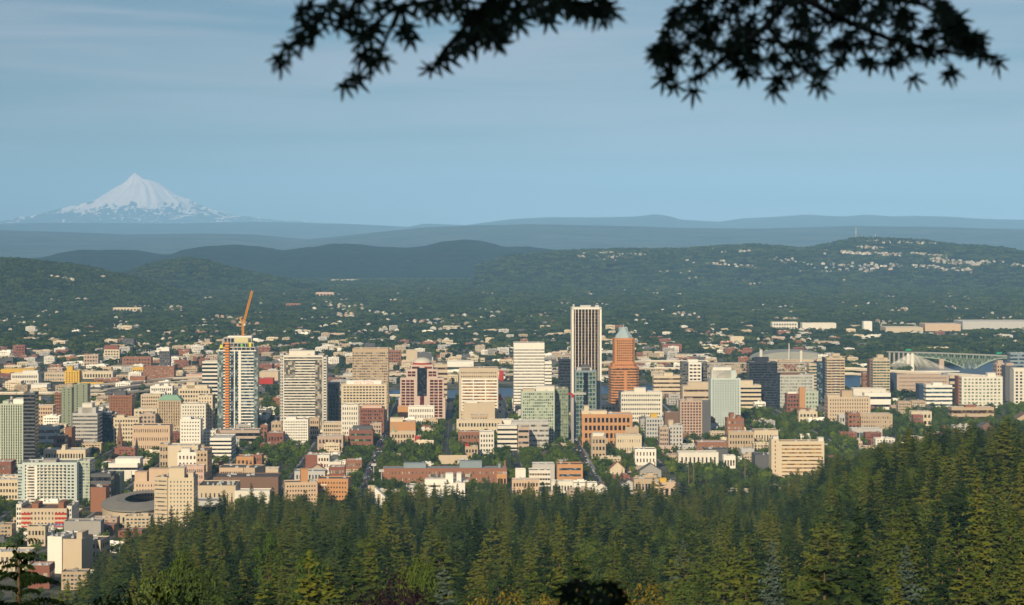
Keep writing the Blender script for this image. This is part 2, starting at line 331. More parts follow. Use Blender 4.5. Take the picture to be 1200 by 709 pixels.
# ================================================================ BUILDINGS
FOOT = []          # footprints (x, y, half width, depth) of everything that is placed by hand
LAND = []          # (px, D, short description) for telling the small ones apart
def Dof(pyb): return 262*F/(pyb-HY)
def slab_windows(mb, w, d, z0, z1, p=.07, m=0): mb.box(-w/2-p, w/2+p, -p, d+p, z0, z1, m)
def bld(x0, x1, yt, yb, wc, gl, style, rows, cols, label, kind='office_building', cat='building', dep=26, rot=0, wf=.6, hf=.5, top=1, bot=0,
        roof='roofgrey', pent=None, units=2, side_win=True, group=None, short=None, balc=None, par=.9, slabs=False, piers=False, base=None, margin=.04):
    D = Dof(yb); s = D/F; w = (x1-x0)*s; z0 = 0; zt = H-(yt-HY)*s; h = zt
    X = ((x0+x1)/2-600)*s
    if D < 2900:
        z0 = max(0, min(terr(X, D), 60)); h = zt-z0
    if h < 3: h = 3
    root = empty(kind, (X, D, z0), YAW+rot, label=label, cat=cat, group=group)
    FOOT.append((X, D+dep/2, w/2+3, dep/2+3)); LAND.append(((x0+x1)/2, D, short or label))
    wm = wall(wc); gm = G[gl]; rm = surf(roof+'_roof', C[roof], var=.2, scale=.2)
    b = MB(); b.box(-w/2, w/2, 0, dep, 0 if z0 == 0 else -12, h)
    t = .35
    for a in ((-w/2, w/2, 0, t), (-w/2, w/2, dep-t, dep), (-w/2, -w/2+t, t, dep-t), (w/2-t, w/2, t, dep-t)): b.box(*a, h+.002, h+par)
    b.build('wall', wm, root)
    r = MB(); r.box(-w/2+t+.02, w/2-t-.02, t+.02, dep-t-.02, h+.004, h+.08); r.build('roof', rm, root)
    H1 = h-top; H0 = bot; fh = (H1-H0)/rows; mx_ = w*margin; cw = (w-2*mx_)/max(cols, 1)
    if style == 'punch':
        wm_ = MB(); wm_.box(-cw*wf/2, cw*wf/2, -.08, .08, 0, fh*hf); me = wm_.mesh('window', gm)
        rest = MB(); n = 0
        for j in range(rows):
            z = H1-(j+1)*fh+fh*(1-hf)/2
            for i in range(cols):
                x = -w/2+mx_+(i+.5)*cw
                if n < 96: put('window', me, root, (x, 0, z)); n += 1
                else: rest.box(x-cw*wf/2, x+cw*wf/2, -.08, .08, z, z+fh*hf)
            if side_win:
                nc = max(2, int(dep/4.5)); c2 = (dep-2)/nc
                for sx in (-w/2, w/2):
                    for i in range(nc):
                        y = 1+(i+.5)*c2; rest.box(sx-.08, sx+.08, y-c2*.28, y+c2*.28, z, z+fh*hf)
        if rest.v: rest.build('window', gm, root, kind='stuff')
    elif style == 'band':
        wb = MB(); slab_windows(wb, w, dep, 0, fh*hf) if side_win else wb.box(-w/2+mx_, w/2-mx_, -.08, .2, 0, fh*hf)
        me = wb.mesh('window_band', gm)
        for j in range(rows): put('window_band', me, root, (0, 0, H1-(j+1)*fh+fh*(1-hf)/2))
        if cols > 1:
            pm = MB(); pm.box(-.22, .22, -.35, 0, 0, H1-H0); me = pm.mesh('pier', wm)
            for i in range(cols+1): put('pier', me, root, (-w/2+.25+(w-.5)*i/cols, 0, H0))
    elif style == 'strip':     # tall vertical window strips between piers
        wb = MB(); wb.box(-cw*wf/2, cw*wf/2, -.08, .1, 0, H1-H0); me = wb.mesh('window_strip', gm)
        sp = MB(); sp.box(-w/2+mx_, w/2-mx_, -.12, 0, 0, fh*(1-hf)); ms = sp.mesh('spandrel', wm)
        for i in range(cols): put('window_strip', me, root, (-w/2+mx_+(i+.5)*cw, 0, H0))
        for j in range(rows): put('spandrel', ms, root, (0, 0, H0+j*fh))
        if side_win:
            rest = MB(); nc = max(2, int(dep/7)); c2 = (dep-2)/nc
            for sx in (-w/2, w/2):
                for i in range(nc):
                    y = 1+(i+.5)*c2; rest.box(sx-.08, sx+.08, y-c2*.28, y+c2*.28, H0, H1)
            rest.build('side_window', gm, root, kind='stuff')
    elif style == 'grid':      # dark glass between standing-out floor edges and piers
        gb = MB(); gb.box(-w/2+mx_, w/2-mx_, -.1, .1, H0, H1); 
        if side_win: gb.box(-w/2-.1, w/2+.1, 1.2, dep-1.2, H0, H1)
        gb.build('glazing', gm, root)
        sp = MB(); (sp.box(-w/2-.25, w/2+.25, -.3, dep+.1, 0, fh*(1-hf)) if side_win else sp.box(-w/2, w/2, -.3, 0, 0, fh*(1-hf))); ms = sp.mesh('floor_band', wm)
        pm = MB(); pm.box(-cw*(1-wf)/2, cw*(1-wf)/2, -.35, .0, 0, H1-H0); mp_ = pm.mesh('pier', wm)
        for j in range(rows+1): put('floor_band', ms, root, (0, 0, H0+j*fh-fh*(1-hf)/2))
        for i in range(cols+1): put('pier', mp_, root, (-w/2+mx_+i*cw, 0, H0))
    if balc:                   # (from fraction, to fraction, count per row)
        f0, f1, nb = balc; bw = (f1-f0)*w/nb; bb = MB(); bb.box(-bw*.36, bw*.36, -1.5, 0, -.2, .9); me = bb.mesh('balcony', wall('offwhite'))
        k = 0
        for j in range(rows):
            for i in range(nb):
                if k < 100: put('balcony', me, root, (-w/2+w*f0+(i+.5)*bw, 0, H1-(j+1)*fh)); k += 1
    if base:                   # wider ground floor (extra width each side, height, colour)
        e, bh, bc = base; q = MB(); q.box(-w/2-e, w/2+e, -4, dep, 0, bh); q.build('podium', wall(bc), root)
    rr = random.Random(int(x0*13+yt*7))
    for (f0, f1, ph, pc) in (pent or []):
        q = MB(); q.box(-w/2+w*f0, -w/2+w*f1, dep*.2, dep*.75, h+.09, h+ph/1.0); q.box(-w/2+w*f0-.2, -w/2+w*f1+.2, dep*.2-.2, dep*.75+.2, h+ph+.003, h+ph+.4)
        q.build('penthouse', wall(pc), root)
    for k in range(units):
        x = rr.uniform(-w*.4, w*.4); y = rr.uniform(dep*.12, dep*.8); q = MB(); a = rr.uniform(.8, 2); q.box(-a, a, -a, a, 0, rr.uniform(1.0, 2.2)); q.tube([(0,0,1), (0,0,2.8)], .35, 6)
        q.build('rooftop_unit', surf('zinc', (.45,.45,.44), var=.15), root, (x, y, h+.085))
    return root, w, h, s, dep
B = bld
# ---- far left
_r = B(0,27,474,548,'palegreen','black','strip',24,9,'pale green tower of tall window stripes at the left edge','apartment_building',dep=48,wf=.42,hf=.8,pent=[(.5,.95,5,'white'),(.05,.3,3,'palegreen')],roof='roofwhite',units=3, short='pale green tower at the left edge')
B(27.5,41,461,556,'dgrey','black','band',22,1,'dark white-edged side of the pale green tower, shade put in its colour','apartment_building',dep=22,hf=.6,short='dark tower with a white edge',units=1)  # shaded right side of the pale green tower, built as a dark block
B(41,62,476,500,'peach','brown','punch',5,7,'small peach building with a flat roof behind the dark white-edged tower side',dep=24,roof='roofwhite')
B(64,71,461,488,'rust','black','punch',7,3,'narrow orange brick block left of the grey green slab towers',dep=16)
B(72,84,455,508,'greygreen','black','strip',17,2,'narrow grey green slab tower with one dark window stripe','apartment_building',dep=18,wf=.18,short='narrow grey green slab tower',units=1)
B(86,102.5,451,502,'greygreen','black','strip',17,2,'wider grey green slab tower just behind its narrow twin','apartment_building',dep=24,wf=.16,units=1)
B(84.5,89.5,459,500,'offwhite','dark','plain',1,1,'slim blank white tower between the two grey green slabs','stair_tower',dep=14,units=0)
B(85,114,485,525,'palegrey','dark','band',9,12,'pale grey office with nine window bands in front of the grey green slabs',dep=40,hf=.45,pent=[(.18,.9,7,'palegrey'),(.35,.75,12,'offwhite')],short='pale grey banded office')
B(118,131,484,520,'navy','black','band',9,1,'shade-coloured dark blue office right of the pale grey banded office',dep=26)  # navy wall puts the shade of the neighbouring towers into the colour
B(128,154.5,464,500,'rust','brown','punch',11,8,'red brown brick tower with rows of small windows','apartment_building',dep=30,wf=.5,short='red brown brick tower',pent=[(.2,.7,6,'dgrey')],hf=.5)
B(133,163,490,520,'cream','dark','punch',6,9,'cream block with six rows of windows below the red brown tower',dep=22,pent=[(.1,.4,3,'cream')])
B(126,135,486,512,'sand','dark','punch',6,2,'narrow sand block left of the cream block under the red brown tower',dep=24)
B(163,182,486,506,'pinktan','dark','punch',4,4,'pinkish tan block left of the green-roofed hotel',dep=24,pent=[(.3,.7,3,'pinktan')])
B(157,184,480,500,'cream','dark','punch',4,6,'wide cream block just above the pinkish tan block',dep=24,roof='roofwhite')
B(165,188,463,488,'sand','brown','punch',6,8,'tall sand block behind the green-roofed hotel',dep=24,roof='roofwhite')
B(176,202,453,470,'white','dark','punch',3,10,'white block with small square windows above the green-roofed hotel',dep=24,pent=[(.2,.4,3,'white'),(.6,.8,4,'white')],roof='roofwhite')
r_,w_,h_,s_,d_ = B(185,212,470,504,'tan','dark','strip',10,9,'tan hotel with a pale green hipped roof','hotel',dep=26,wf=.4,hf=.75,short='green-roofed tan hotel',units=0)
q = MB(); q.add([(-w_/2-.6,-.6,h_+1),(w_/2+.6,-.6,h_+1),(w_/2+.6,d_+.6,h_+1),(-w_/2-.6,d_+.6,h_+1),(-w_/2+6,7,h_+7.5),(w_/2-6,7,h_+7.5),(w_/2-6,d_-7,h_+7.5),(-w_/2+6,d_-7,h_+7.5)], [(0,1,5,4),(1,2,6,5),(2,3,7,6),(3,0,4,7),(4,5,6,7)])
q.build('hipped_roof', surf('copper_roof', C['roofgreen'], var=.15, scale=.3), r_)
B(209,246,456,492,'cream','dark','punch',7,11,'large cream department store with setbacks on its roof',dep=30,pent=[(.1,.9,5,'cream'),(.25,.5,9,'cream')],roof='roofwhite',short='large cream department store')
B(232,249,464,508,'cream','dark','punch',10,5,'cream tower block with a cornice in front of the cream store',dep=34,wf=.4)
B(212,241,474,510,'offwhite','dark','punch',9,9,'off-white block with nine window rows before the cream store',dep=24,wf=.4)
B(237,256,424,470,'offwhite','black','band',10,1,'off-white office with black bands behind the tower under construction',dep=30,hf=.5,short='off-white office with black bands')
B(211,235,492,530,'white','dark','punch',9,7,'white clinic with a column of yellow and red windows',dep=24,wf=.45,hf=.35,pent=[(.05,.5,3,'white')],short='white clinic')
B(238,253,505,527,'offwhite','dark','punch',6,4,'small off-white block touching the white clinic',dep=20,wf=.4)
# ---- construction tower with luffing crane
def tower_c():
    D = Dof(507); s = D/F; X = (278.5-600)*s; z = lambda py: H-(py-HY)*s; w = 47*s; d = 30
    root = empty('high_rise', (X, D, 0), YAW, label='tall white residential tower under construction with an orange hoist stripe', cat='tower')
    FOOT.append((X, D+15, w/2+3, 18)); LAND.append((278, D, 'tower under construction'))
    b = MB(); b.box(-w/2+.7, w/2-.7, .7, d-.7, 0, z(412)); b.build('glazing', G['blue'], root)
    fl = MB(); fl.box(-w/2+2, w/2-2, -.2, d, -.75, .75); me = fl.mesh('floor_band', wall('white'))
    n = 27; 
    for i in range(n): put('floor_band', me, root, (0, 0, z(505)+(z(411)-z(505))*i/(n-1)))
    for x0, x1, c, g_ in ((-.5, -.36, 'glass', 0), (.40, .5, 'glass', 0), (-.17, -.10, 'steel', 1), (-.06, .0, 'steel', 1)):
        q = MB(); q.box(w*x0, w*x1, -.75, 0, 4, z(413)); q.build('glass_strip', G['aqua'] if c == 'glass' else G['blue'], root)
    for x0, x1 in ((.02, .085), (-.235, -.20), (-.09,-.065)):
        q = MB(); q.box(w*x0, w*x1, -1.2, 0, 2, z(411)); q.build('column', wall('white'), root)
    h = MB(); h.box(w*(-.26)-2.0, w*(-.26)+2.0, -3.6, -1.0, 2, z(402)); hm_ = wall('white'); h.build('hoist_mast', wall('dgrey'), root)
    me = MB().box(-2.7, 2.7, -4.2, -.9, 0, 1.9).mesh('hoist_gate', surf('orange_mesh', (.85,.27,.03), var=.1))
    for i in range(34): put('hoist_gate', me, root, (-w*.26, 0, z(503)+(z(403)-z(503))*i/33))
    # stepped crown
    for (a, b_, y0, y1) in ((257, 299, 411, 407), (260, 297, 407, 402), (262, 295, 402, 396)):
        q = MB(); xa, xb = (a-278.5)*s, (b_-278.5)*s
        q.box(xa+1, xb-1, 1.5, d-2, z(y0), z(y1)); q.build('crown_storey', G['dark'], root)
        q = MB(); q.box(xa, xb, 0, d-1, z(y1)-.6, z(y1)+.5)
        for k in range(9): x = xa+(xb-xa-.8)*k/8; q.box(x, x+.8, .1, .9, z(y0)+.5, z(y1)-.6)
        q.build('concrete_frame', wall('palegrey'), root)
    q = MB(); q.box(-12*s, 16*s, 3, d-4, z(396)+.6, z(394)); q.build('crown_storey', wall('white'), root)
    q = MB(); q.box(-3.5*s, 12*s, -.5, 0, z(402)+.6, z(395.5)); q.build('yellow_panel', surf('panel', (.66,.60,.32), var=.06), root)
    q = MB(); q.box(13.3*s, 16*s, -.9, -.5, z(407)+.6, z(401)); q.build('yellow_panel', surf('panel2', (.75,.7,.05), var=.1), root)
    q = MB(); q.box(-20.5*s, -17.5*s, -.9, -.5, z(408), z(404)); q.build('yellow_panel', surf('panel2', (.75,.7,.05), var=.1), root)
    q = MB(); q.box(3*s, 7*s, .9, 1.4, z(407)+.6, z(405.2)); q.box(3*s, 6*s, .9, 1.4, z(401)-4, z(401)-2.4); q.build('green_netting', surf('netting', (.15,.6,.08), var=.1), root)
    # crane: stands on the tower, a thing of its own
    cr = empty('crane', (X+5*s, D+12, z(394)), YAW, label='orange luffing crane with a steep jib on the unfinished tower', cat='crane')
    om = surf('crane_paint', (.80,.33,.03), var=.08)
    def lattice(mb, a, b_, wd, n, r=.22):
        a, b_ = Vector(a), Vector(b_); ax = (b_-a).normalized(); u = ax.cross(Vector((0,1,0))).normalized()*wd/2; v = ax.cross(u).normalized()*wd/2
        cs = [u+v, u-v, -u-v, -u+v]
        for c in cs: mb.tube([a+c, b_+c], r, 4)
        for i in range(n):
            p0 = a+(b_-a)*(i/n); p1 = a+(b_-a)*((i+1)/n)
            for k in range(4): mb.tube([p0+cs[k], p1+cs[(k+1) % 4]], r*.7, 3, cap=False); mb.tube([p0+cs[k], p0+cs[(k+1) % 4]], r*.7, 3, cap=False)
    q = MB(); lattice(q, (0,0,-2), (0,0,14), 2.4, 6, .35); q.build('mast', om, cr)
    q = MB(); lattice(q, (0,0,14), (9.5*s*1.15,0,z(341)-z(394)), 2.2, 16, .34); q.build('jib', om, cr)
    q = MB(); q.box(-8, 2, -1.6, 1.6, 12.5, 13.6, bottom=True); q.box(-8.5, -5.5, -1.5, 1.5, 13.6, 16.2, bottom=True); q.build('counterweight', surf('counterweight', (.5,.3,.18)), cr)
    q = MB(); lattice(q, (0,0,14), (-4.5,0,25), 1.4, 5, .25); q.build('a_frame', om, cr)
    q = MB(); q.box(1.3, 3.2, -2.4, -.6, 13.6, 16, bottom=True); q.build('cab', wall('white'), cr)
    q = MB(); q.tube([(-4.5,0,25), (9.5*s*.95,0,(z(341)-z(394))*.86)], .12, 4); q.build('stay_cable', wall('dgrey'), cr)
    # pale tower crane in front of the darkest tower
    D2 = Dof(520); s2 = D2/F; z2 = lambda py: H-(py-HY)*s2
    c2 = empty('crane', ((671-600)*s2, D2, 0), YAW+R(8), label='slender pale tower crane with a red slewing ring and short jib', cat='crane')
    wm = wall('palegrey'); q = MB(); lattice(q, (0,0,0), (0,0,z2(463)), 1.9, 30, .34); q.build('mast', wm, c2)
    q = MB(); q.box(-1.3, 1.3, -1.3, 1.3, z2(466), z2(462), bottom=True); q.build('slewing_ring', wall('red'), c2)
    q = MB(); lattice(q, (0,0,z2(461.5)), (16*s2,0,z2(461.5)), 1.6, 12, .28); q.build('jib', wall('offwhite'), c2)
    q = MB(); lattice(q, (0,0,z2(461.5)), (-5*s2,0,z2(461.5)), 1.4, 4, .28); q.box(-6*s2, -4*s2, -.8, .8, z2(462.5), z2(460.5), bottom=True); q.build('counter_jib', wall('red'), c2)
tower_c()
# ---- centre left
B(258,304,505,520,'pinktan','black','band',2,1,'low brown parking deck at the foot of the tower under construction','parking_garage',dep=30,hf=.55,roof='roofgrey',bot=1)
B(246,271,514,538,'white','black','band',5,1,'white office with five black bands and a side full of slats',dep=56,hf=.42,roof='roofwhite',short='white office with black bands')
B(313,332,508,524,'brick','brown','punch',2,5,'brick hall with a pale cornice and tall windows left of the white gridded block',dep=26,roof='roofwhite',hf=.7,top=3)
B(318,330,495,516,'tan','dark','punch',3,3,'small tan block above the brick hall',dep=16)
B(305,313,499,514,'rust','dark','punch',3,2,'narrow brown block beside the tall tower under construction',dep=20)
B(332,361,492,521,'white','dark','punch',9,14,'white block of nine close window rows in front of the banded grey tower','apartment_building',dep=30,wf=.55,hf=.45,short='white gridded block',pent=[(.1,.5,3,'white')])
_r = B(332,378.5,417,507,'offwhite','dark','band',27,1,'broad off-white tower with closely stacked grey window bands','high_rise','tower',dep=38,hf=.5,wf=.6,pent=[(.14,.78,6,'offwhite')],side_win=False,short='broad off-white banded tower',bot=3,margin=.02)
_q = MB(); _q.box(_r[1]*.30, _r[1]*.48, -.35, -.1, 5, _r[2]-5); _q.build('grey_panel', G['pale'], _r[0]); _q = MB(); _q.box(-_r[1]*.48, -_r[1]*.2, -.35, -.1, _r[2]*.74, _r[2]-7); _q.build('grey_panel', G['pale'], _r[0])
B(328,332.2,415,506,'palegrey','dark','punch',26,2,'slim grey corner wing on the left side of the banded tower','high_rise','tower',dep=30,side_win=False,units=0)
B(379,382.6,419,507,'offwhite','black','punch',27,1,'slim white corner wing dotted with black windows beside the banded tower','high_rise','tower',dep=36,wf=.7,side_win=False,units=0)
B(382.8,397,450,500,'dgrey','dark','strip',12,4,'dark tower half hidden right of the broad banded tower',dep=30,wf=.6,hf=.7)
B(363,374,491,516,'tan','brown','punch',4,4,'small tan block behind the trees right of the white gridded block',dep=20)
B(378,402,496,516,'sand','dark','punch',4,9,'sand coloured block below the white hotel annex',dep=24,roof='roofwhite')
B(397,404,470,500,'cream','dark','punch',7,2,'narrow cream block left of the big pale hotel',dep=24)
B(413,455,409,492,'tan','pale','band',26,16,'tall tan tower with fine window bands behind the big pale hotel','high_rise','tower',dep=34,hf=.5,short='tall tan banded tower',roof='roofgrey',top=4)
hl = B(400,453,451,505,'cream','dark','grid',16,13,'big pale hotel with a lettered white sign box on its roof','hotel',dep=24,wf=.72,hf=.5,short='big pale hotel',units=3)
q = MB(); q.box((406-426.5)*hl[3], (447-426.5)*hl[3], 2, 9, hl[2]+.1, hl[2]+5.8); q.build('sign_box', surf('sign_white', (.82,.80,.76), var=.03), hl[0])
tcv = bpy.data.curves.new('txt', 'FONT'); tcv.body = 'HILTON'; tcv.size = 5.6; tcv.align_x = 'CENTER'; tcv.extrude = .15; tcv.space_character = 1.35
to = bpy.data.objects.new('sign_lettering', tcv); COL.objects.link(to); bpy.context.view_layer.update()
tm = bpy.data.meshes.new_from_object(to.evaluated_get(bpy.context.evaluated_depsgraph_get())); bpy.data.objects.remove(to)
tm.materials.clear(); tm.materials.append(surf('letter_pink', (.72,.30,.22), var=.03))
lo = put('sign_lettering', tm, hl[0], (0, 1.85, hl[2]+1.0)); lo.rotation_euler = (R(90), 0, 0)
B(400,420,475,516,'offwhite','dark','punch',7,7,'off-white annex with narrow windows left of the red brick hotel',dep=26,wf=.4,hf=.5)
B(421.5,450,479,508,'brick','dark','punch',7,10,'red brick hotel with a pale top storey','hotel',dep=30,pent=[(.1,.9,4,'pink')],roof='roofwhite',short='red brick hotel')
B(409,437,505,526,'brick','teal','band',3,1,'red brick block with three green window bands and a planted roof terrace',dep=26,hf=.35,side_win=False,pent=[(.15,.95,5,'dgrey')],short='red brick block with green windows',margin=.08)
B(434,447,497,512,'pinktan','dark','punch',3,4,'small pinkish building behind the block with green window bands',dep=16,roof='roofwhite')
B(372,402,512,530,'pinktan','brown','punch',2,7,'plain pink brick block among the park trees',dep=26,roof='roofwhite',short='plain pink brick block')
B(402,404,508,528,'tan','dark','plain',1,1,'thin tan chimney stack left of the brick block with green windows','chimney','chimney',dep=3,units=0)
B(457,487,495,515,'orange','dark','plain',1,1,'windowless orange brick theatre with pale trim','theatre',dep=28,roof='roofwhite',short='windowless orange theatre',pent=[(.0,.5,5,'cream')])
B(457.5,487,507,521,'sand','brown','punch',2,8,'tan stone church below the orange theatre','church',dep=16,roof='roofwhite',hf=.6)
_q = empty('steeple', ((461-600)*Dof(521)/F, Dof(521)+3, 0), 0, label='green needle steeple of the tan stone church', cat='steeple')
_q2 = MB(); _q2.box(-1.8,1.8,-1.8,1.8,0,16); _q2.build('tower', wall('sand'), _q); _q2 = MB(); _q2._lathe([(1.9,16),(.9,20),(.1,27)], 8, 0, (0,0)); _q2.build('spire', surf('copper_roof', C['roofgreen'], var=.15, scale=.3), _q)
B(486,494,512,522,'red','dark','punch',2,3,'little red house behind the park trees','house',dep=12)
# ---- domed tower
def domed():
    D = Dof(493); s = D/F; cx = 494.5; X = (cx-600)*s; z = lambda py: H-(py-HY)*s
    root = empty('high_rise', (X, D, 0), YAW, label='pink stepped tower with a pale dome and a dark glass stripe', cat='tower'); LAND.append((cx, D, 'pink stepped tower with a dome')); FOOT.append((X, D+18, 28*s, 22))
    wm = wall('blush')
    for hw, y in ((25.5, 443), (18.5, 433), (13, 427.5)):
        q = MB(); dd = 36-hw*.3; q.box(-hw*s, hw*s, 0+(25.5-hw)*.15, dd, 0 if hw > 25 else z(443)+.1, z(y)); q.build('wall', wm, root)
        e = (25.5-hw)*.15
        rows = int((z(y)-(4 if hw > 25 else z(443)+1))/4.1); me = MB().box(-2.15*s, 2.15*s, e-.12, e, 0, 3.0).mesh('window', G['wine'])
        for sgn in (-1, 1):
            for c in ((5.2, 9.5) if hw == 13 else (9.8, 14.6) if hw < 20 else (11.5, 16.5, 21.8)):
                if c > hw-1: continue
                for j in range(rows):
                    zz = z(y)-2.8-4.1*(j+1)+1.2
                    if zz > (3 if hw > 25 else z(443)+.5): put('window', me, root, (sgn*c*s, 0, zz))
    q = MB(); q.box(-5.6*s, 5.6*s, -.8, -.1, z(464), z(431)); q.build('glass_stripe', G['black'], root)
    q = MB(); q.box(-2.4*s, 2.4*s, -.85, -.1, z(478), z(464)-.05); q.build('glass_stripe', G['wine'], root)
    q = MB(); q._lathe([(10.8*s, z(427.4)), (10.8*s, z(425.6))], 28, 0, (0, 14)); q.build('drum', wall('red'), root)
    q = MB(); q._lathe([(10.9*s*math.cos(t), z(425.6)+.1+math.sin(t)*6.2*s) for t in [i*math.pi/2/9 for i in range(10)]], 28, 0, (0, 14)); q.build('dome', surf('dome_metal', (.62,.57,.48), var=.08, rough=.5), root, smooth=True)
    for sgn in (-1, 1):
        q = MB(); q.box(sgn*25.7*s-2, sgn*25.7*s+2, -1.5, 30, 0, z(466)); q.build('corner_block', wm, root)
domed()
B(466,478,477,496,'orange','dark','plain',1,1,'blank orange end wall left of the white annex under the domed tower',dep=22,roof='roofwhite',units=0)
B(478.2,509,477,498,'white','dark','punch',3,14,'long white annex under the pink domed tower',dep=24,wf=.45,roof='roofwhite')
B(509,524,428,472,'sand','brown','band',7,1,'rounded sand-coloured office right of the domed tower',dep=24,hf=.4)
B(455,470,411,426,'rust','dark','punch',4,5,'brick warehouse tower far behind the tall tan tower','warehouse',dep=30)
B(476,489,411,428,'sand','dark','plain',1,1,'pale grain silo far behind the domed tower','silo','silo',dep=24)
B(489,506,414,428,'dgrey','dark','plain',1,1,'dark-roofed hall beside the pale silo','warehouse',dep=30)
mc = B(538,584,432,497,'sand','dark','punch',14,17,'square tan office tower with a white frame of amber windows','high_rise','tower',dep=36,wf=.5,hf=.4,short='tan tower with amber windows',top=3)
q = MB(); q.box(-.42*mc[1], .46*mc[1], -.5, -.1, mc[2]*.25, mc[2]-15); q.build('glazing', G['gold'], mc[0])
for k in range(11): q = MB(); q.box(-.44*mc[1], .48*mc[1], -1.3, -.5, 0, 2.3); q.build('white_band', wall('white'), mc[0], (0, 0, mc[2]*.25-1+(mc[2]*.75-15)*k/10)) if k == 0 else put('white_band', bpy.data.objects['white_band'].data, mc[0], (0, 0, mc[2]*.25-1+(mc[2]*.75-15)*k/10))
for fx in (-.44, -.15, .16, .46): q = MB(); q.box(fx*mc[1], fx*mc[1]+1.3, -1.4, -.4, mc[2]*.25, mc[2]-15); q.build('white_pier', wall('white'), mc[0])
B(543,580,473,500,'sand','dark','plain',1,1,'low sand building with a stepped gable under the amber windows',dep=18,roof='roofwhite',pent=[(.1,.45,4,'offwhite')])
def steeple(x, yt, ym, yb, wc, sc, label, hw=2.6, cat='church'):
    D = Dof(yb); s = D/F; z = lambda py: H-(py-HY)*s
    o = empty('church', ((x-600)*s, D, 0), YAW, label=label, cat=cat); FOOT.append(((x-600)*s, D+10, 12, 14)); w = hw*s
    q = MB(); q.box(-w, w, 0, 2*w, 0, z(ym)); q.build('tower', wall(wc), o)
    q = MB(); q._lathe([(w*1.3, z(ym)+.05), (w*.8, z((ym*2+yt)/3)), (.15, z(yt))], 8, 0, (0, w)); q.build('spire', wall(sc), o)
    for dz in (.35, .7): q = MB(); q.box(-w*.4, w*.4, -.1, 0, z(ym)*dz, z(ym)*dz+3.5); q.build('window', G['wine'], o)
    q = MB(); hh = z(ym)*.45; q.box(-w*1.8, w*1.8, 2*w+.05, 2*w+26, 0, hh); q.add([(-w*1.9,2*w,hh),(w*1.9,2*w,hh),(w*1.9,2*w+26,hh),(-w*1.9,2*w+26,hh),(0,2*w,hh+6),(0,2*w+26,hh+6)], [(0,1,4),(1,2,5,4),(2,3,5),(3,0,4,5)]); q.build('nave', wall(wc), o)
steeple(586, 461, 469, 492, 'offwhite', 'red', 'white church tower with a red cap right of the amber windows', 3.2)
steeple(140, 494, 515, 534, 'brown', 'brown', 'dark stone church with a needle spire among trees', 3.0)
B(602,638,402,484,'white','dark','band',20,1,'bright white tower striped with thin dark window bands','high_rise','tower',dep=34,hf=.30,bot=6,short='bright white striped tower',top=8,par=.4)
B(638.3,646.5,424,484,'white','dark','band',15,1,'lower side wing of the bright white striped tower','high_rise','tower',dep=30,hf=.32,units=0,top=2)
B(655,671,421,484,'dark','black','band',18,1,'nearly black tower between the white striped tower and the tallest one','high_rise','tower',dep=34,short='nearly black tower')
# ---- tallest tower
def tallest():
    D = Dof(508); s = D/F; z = lambda py: H-(py-HY)*s; X = (687.5-600)*s; w = 35*s; d = 34
    root = empty('high_rise', (X, D, 0), YAW, label='tallest tower, white piers with brown glass stripes between them', cat='tower'); LAND.append((687, D, 'tallest tower')); FOOT.append((X, D+17, w/2+3, 20))
    q = MB(); q.box(-w/2+.5, w/2-.5, .6, d, 0, z(361.5)); q.build('core', G['blue'], root)
    q = MB(); q.box(-w/2+3, w/2-3, .1, .6, 0, z(363)); q.build('glazing', glass('bronze', (.028,.016,.013), (.12,.07,.045), .25, cell=(1.7,1.7,3.9)), root)
    pm = MB().box(-.36, .36, -.9, .1, 0, z(362.5)).mesh('pier', wall('white'))
    for i in range(8): put('pier', pm, root, (-w/2+4.6+(w-9.2)*i/7, 0, 0))
    for sg in (-1, 1): q = MB(); q.box(sg*(w/2-1.3)-1.3, sg*(w/2-1.3)+1.3, -1.2, d if sg < 0 else d, 0, z(361)); q.build('corner_pier', wall('white'), root)
    sp = MB().box(-w/2+3, w/2-3, -.05, .1, 0, .6).mesh('spandrel', wall('brown'))
    for j in range(40): put('spandrel', sp, root, (0, 0, 4+j*(z(363)-4)/40))
    q = MB(); q.box(-w/2, w/2, -1.2, d, z(362.5)+.01, z(360.5)+.3); q.build('cornice', wall('white'), root)
    for a, b_, hh in ((-.45, -.4, 4), (-.2, .15, 2.8), (.3, .42, 3)): q = MB(); q.box(a*w, b_*w, 8, 22, z(360.5)+.31, z(360.5)+hh); q.build('rooftop_unit', wall('palegrey'), root)
    q = MB(); q.tube([(-w*.4, 10, z(360)), (-w*.4, 10, z(360)+12)], .25, 5); q.tube([(w*.2, 12, z(360)), (w*.2, 12, z(360)+8)], .2, 5); q.build('antenna', wall('dgrey'), root)
tallest()
gt = B(674,699,435,513,'steel','teal','grid',16,6,'green glass tower standing before the tallest tower','high_rise','tower',dep=26,wf=.8,hf=.78,short='green glass tower',pent=[(.1,.8,4,'palegrey'),(.3,.7,7,'dgrey')],side_win=False)
_q = MB(); _q.box(-2.5,2.5,-.8,-.4,3,gt[2]-2); _q.build('dark_glass_strip', G['black'], gt[0])
B(699,703,470,505,'sand','dark','punch',4,1,'slim sand pier wall at the right foot of the tallest tower',dep=12,units=0)
B(696,722,475,497,'sand','brown','punch',4,6,'tan building with an arched white roof at the foot of the tallest tower',dep=22,pent=[(.2,.6,5,'white')])
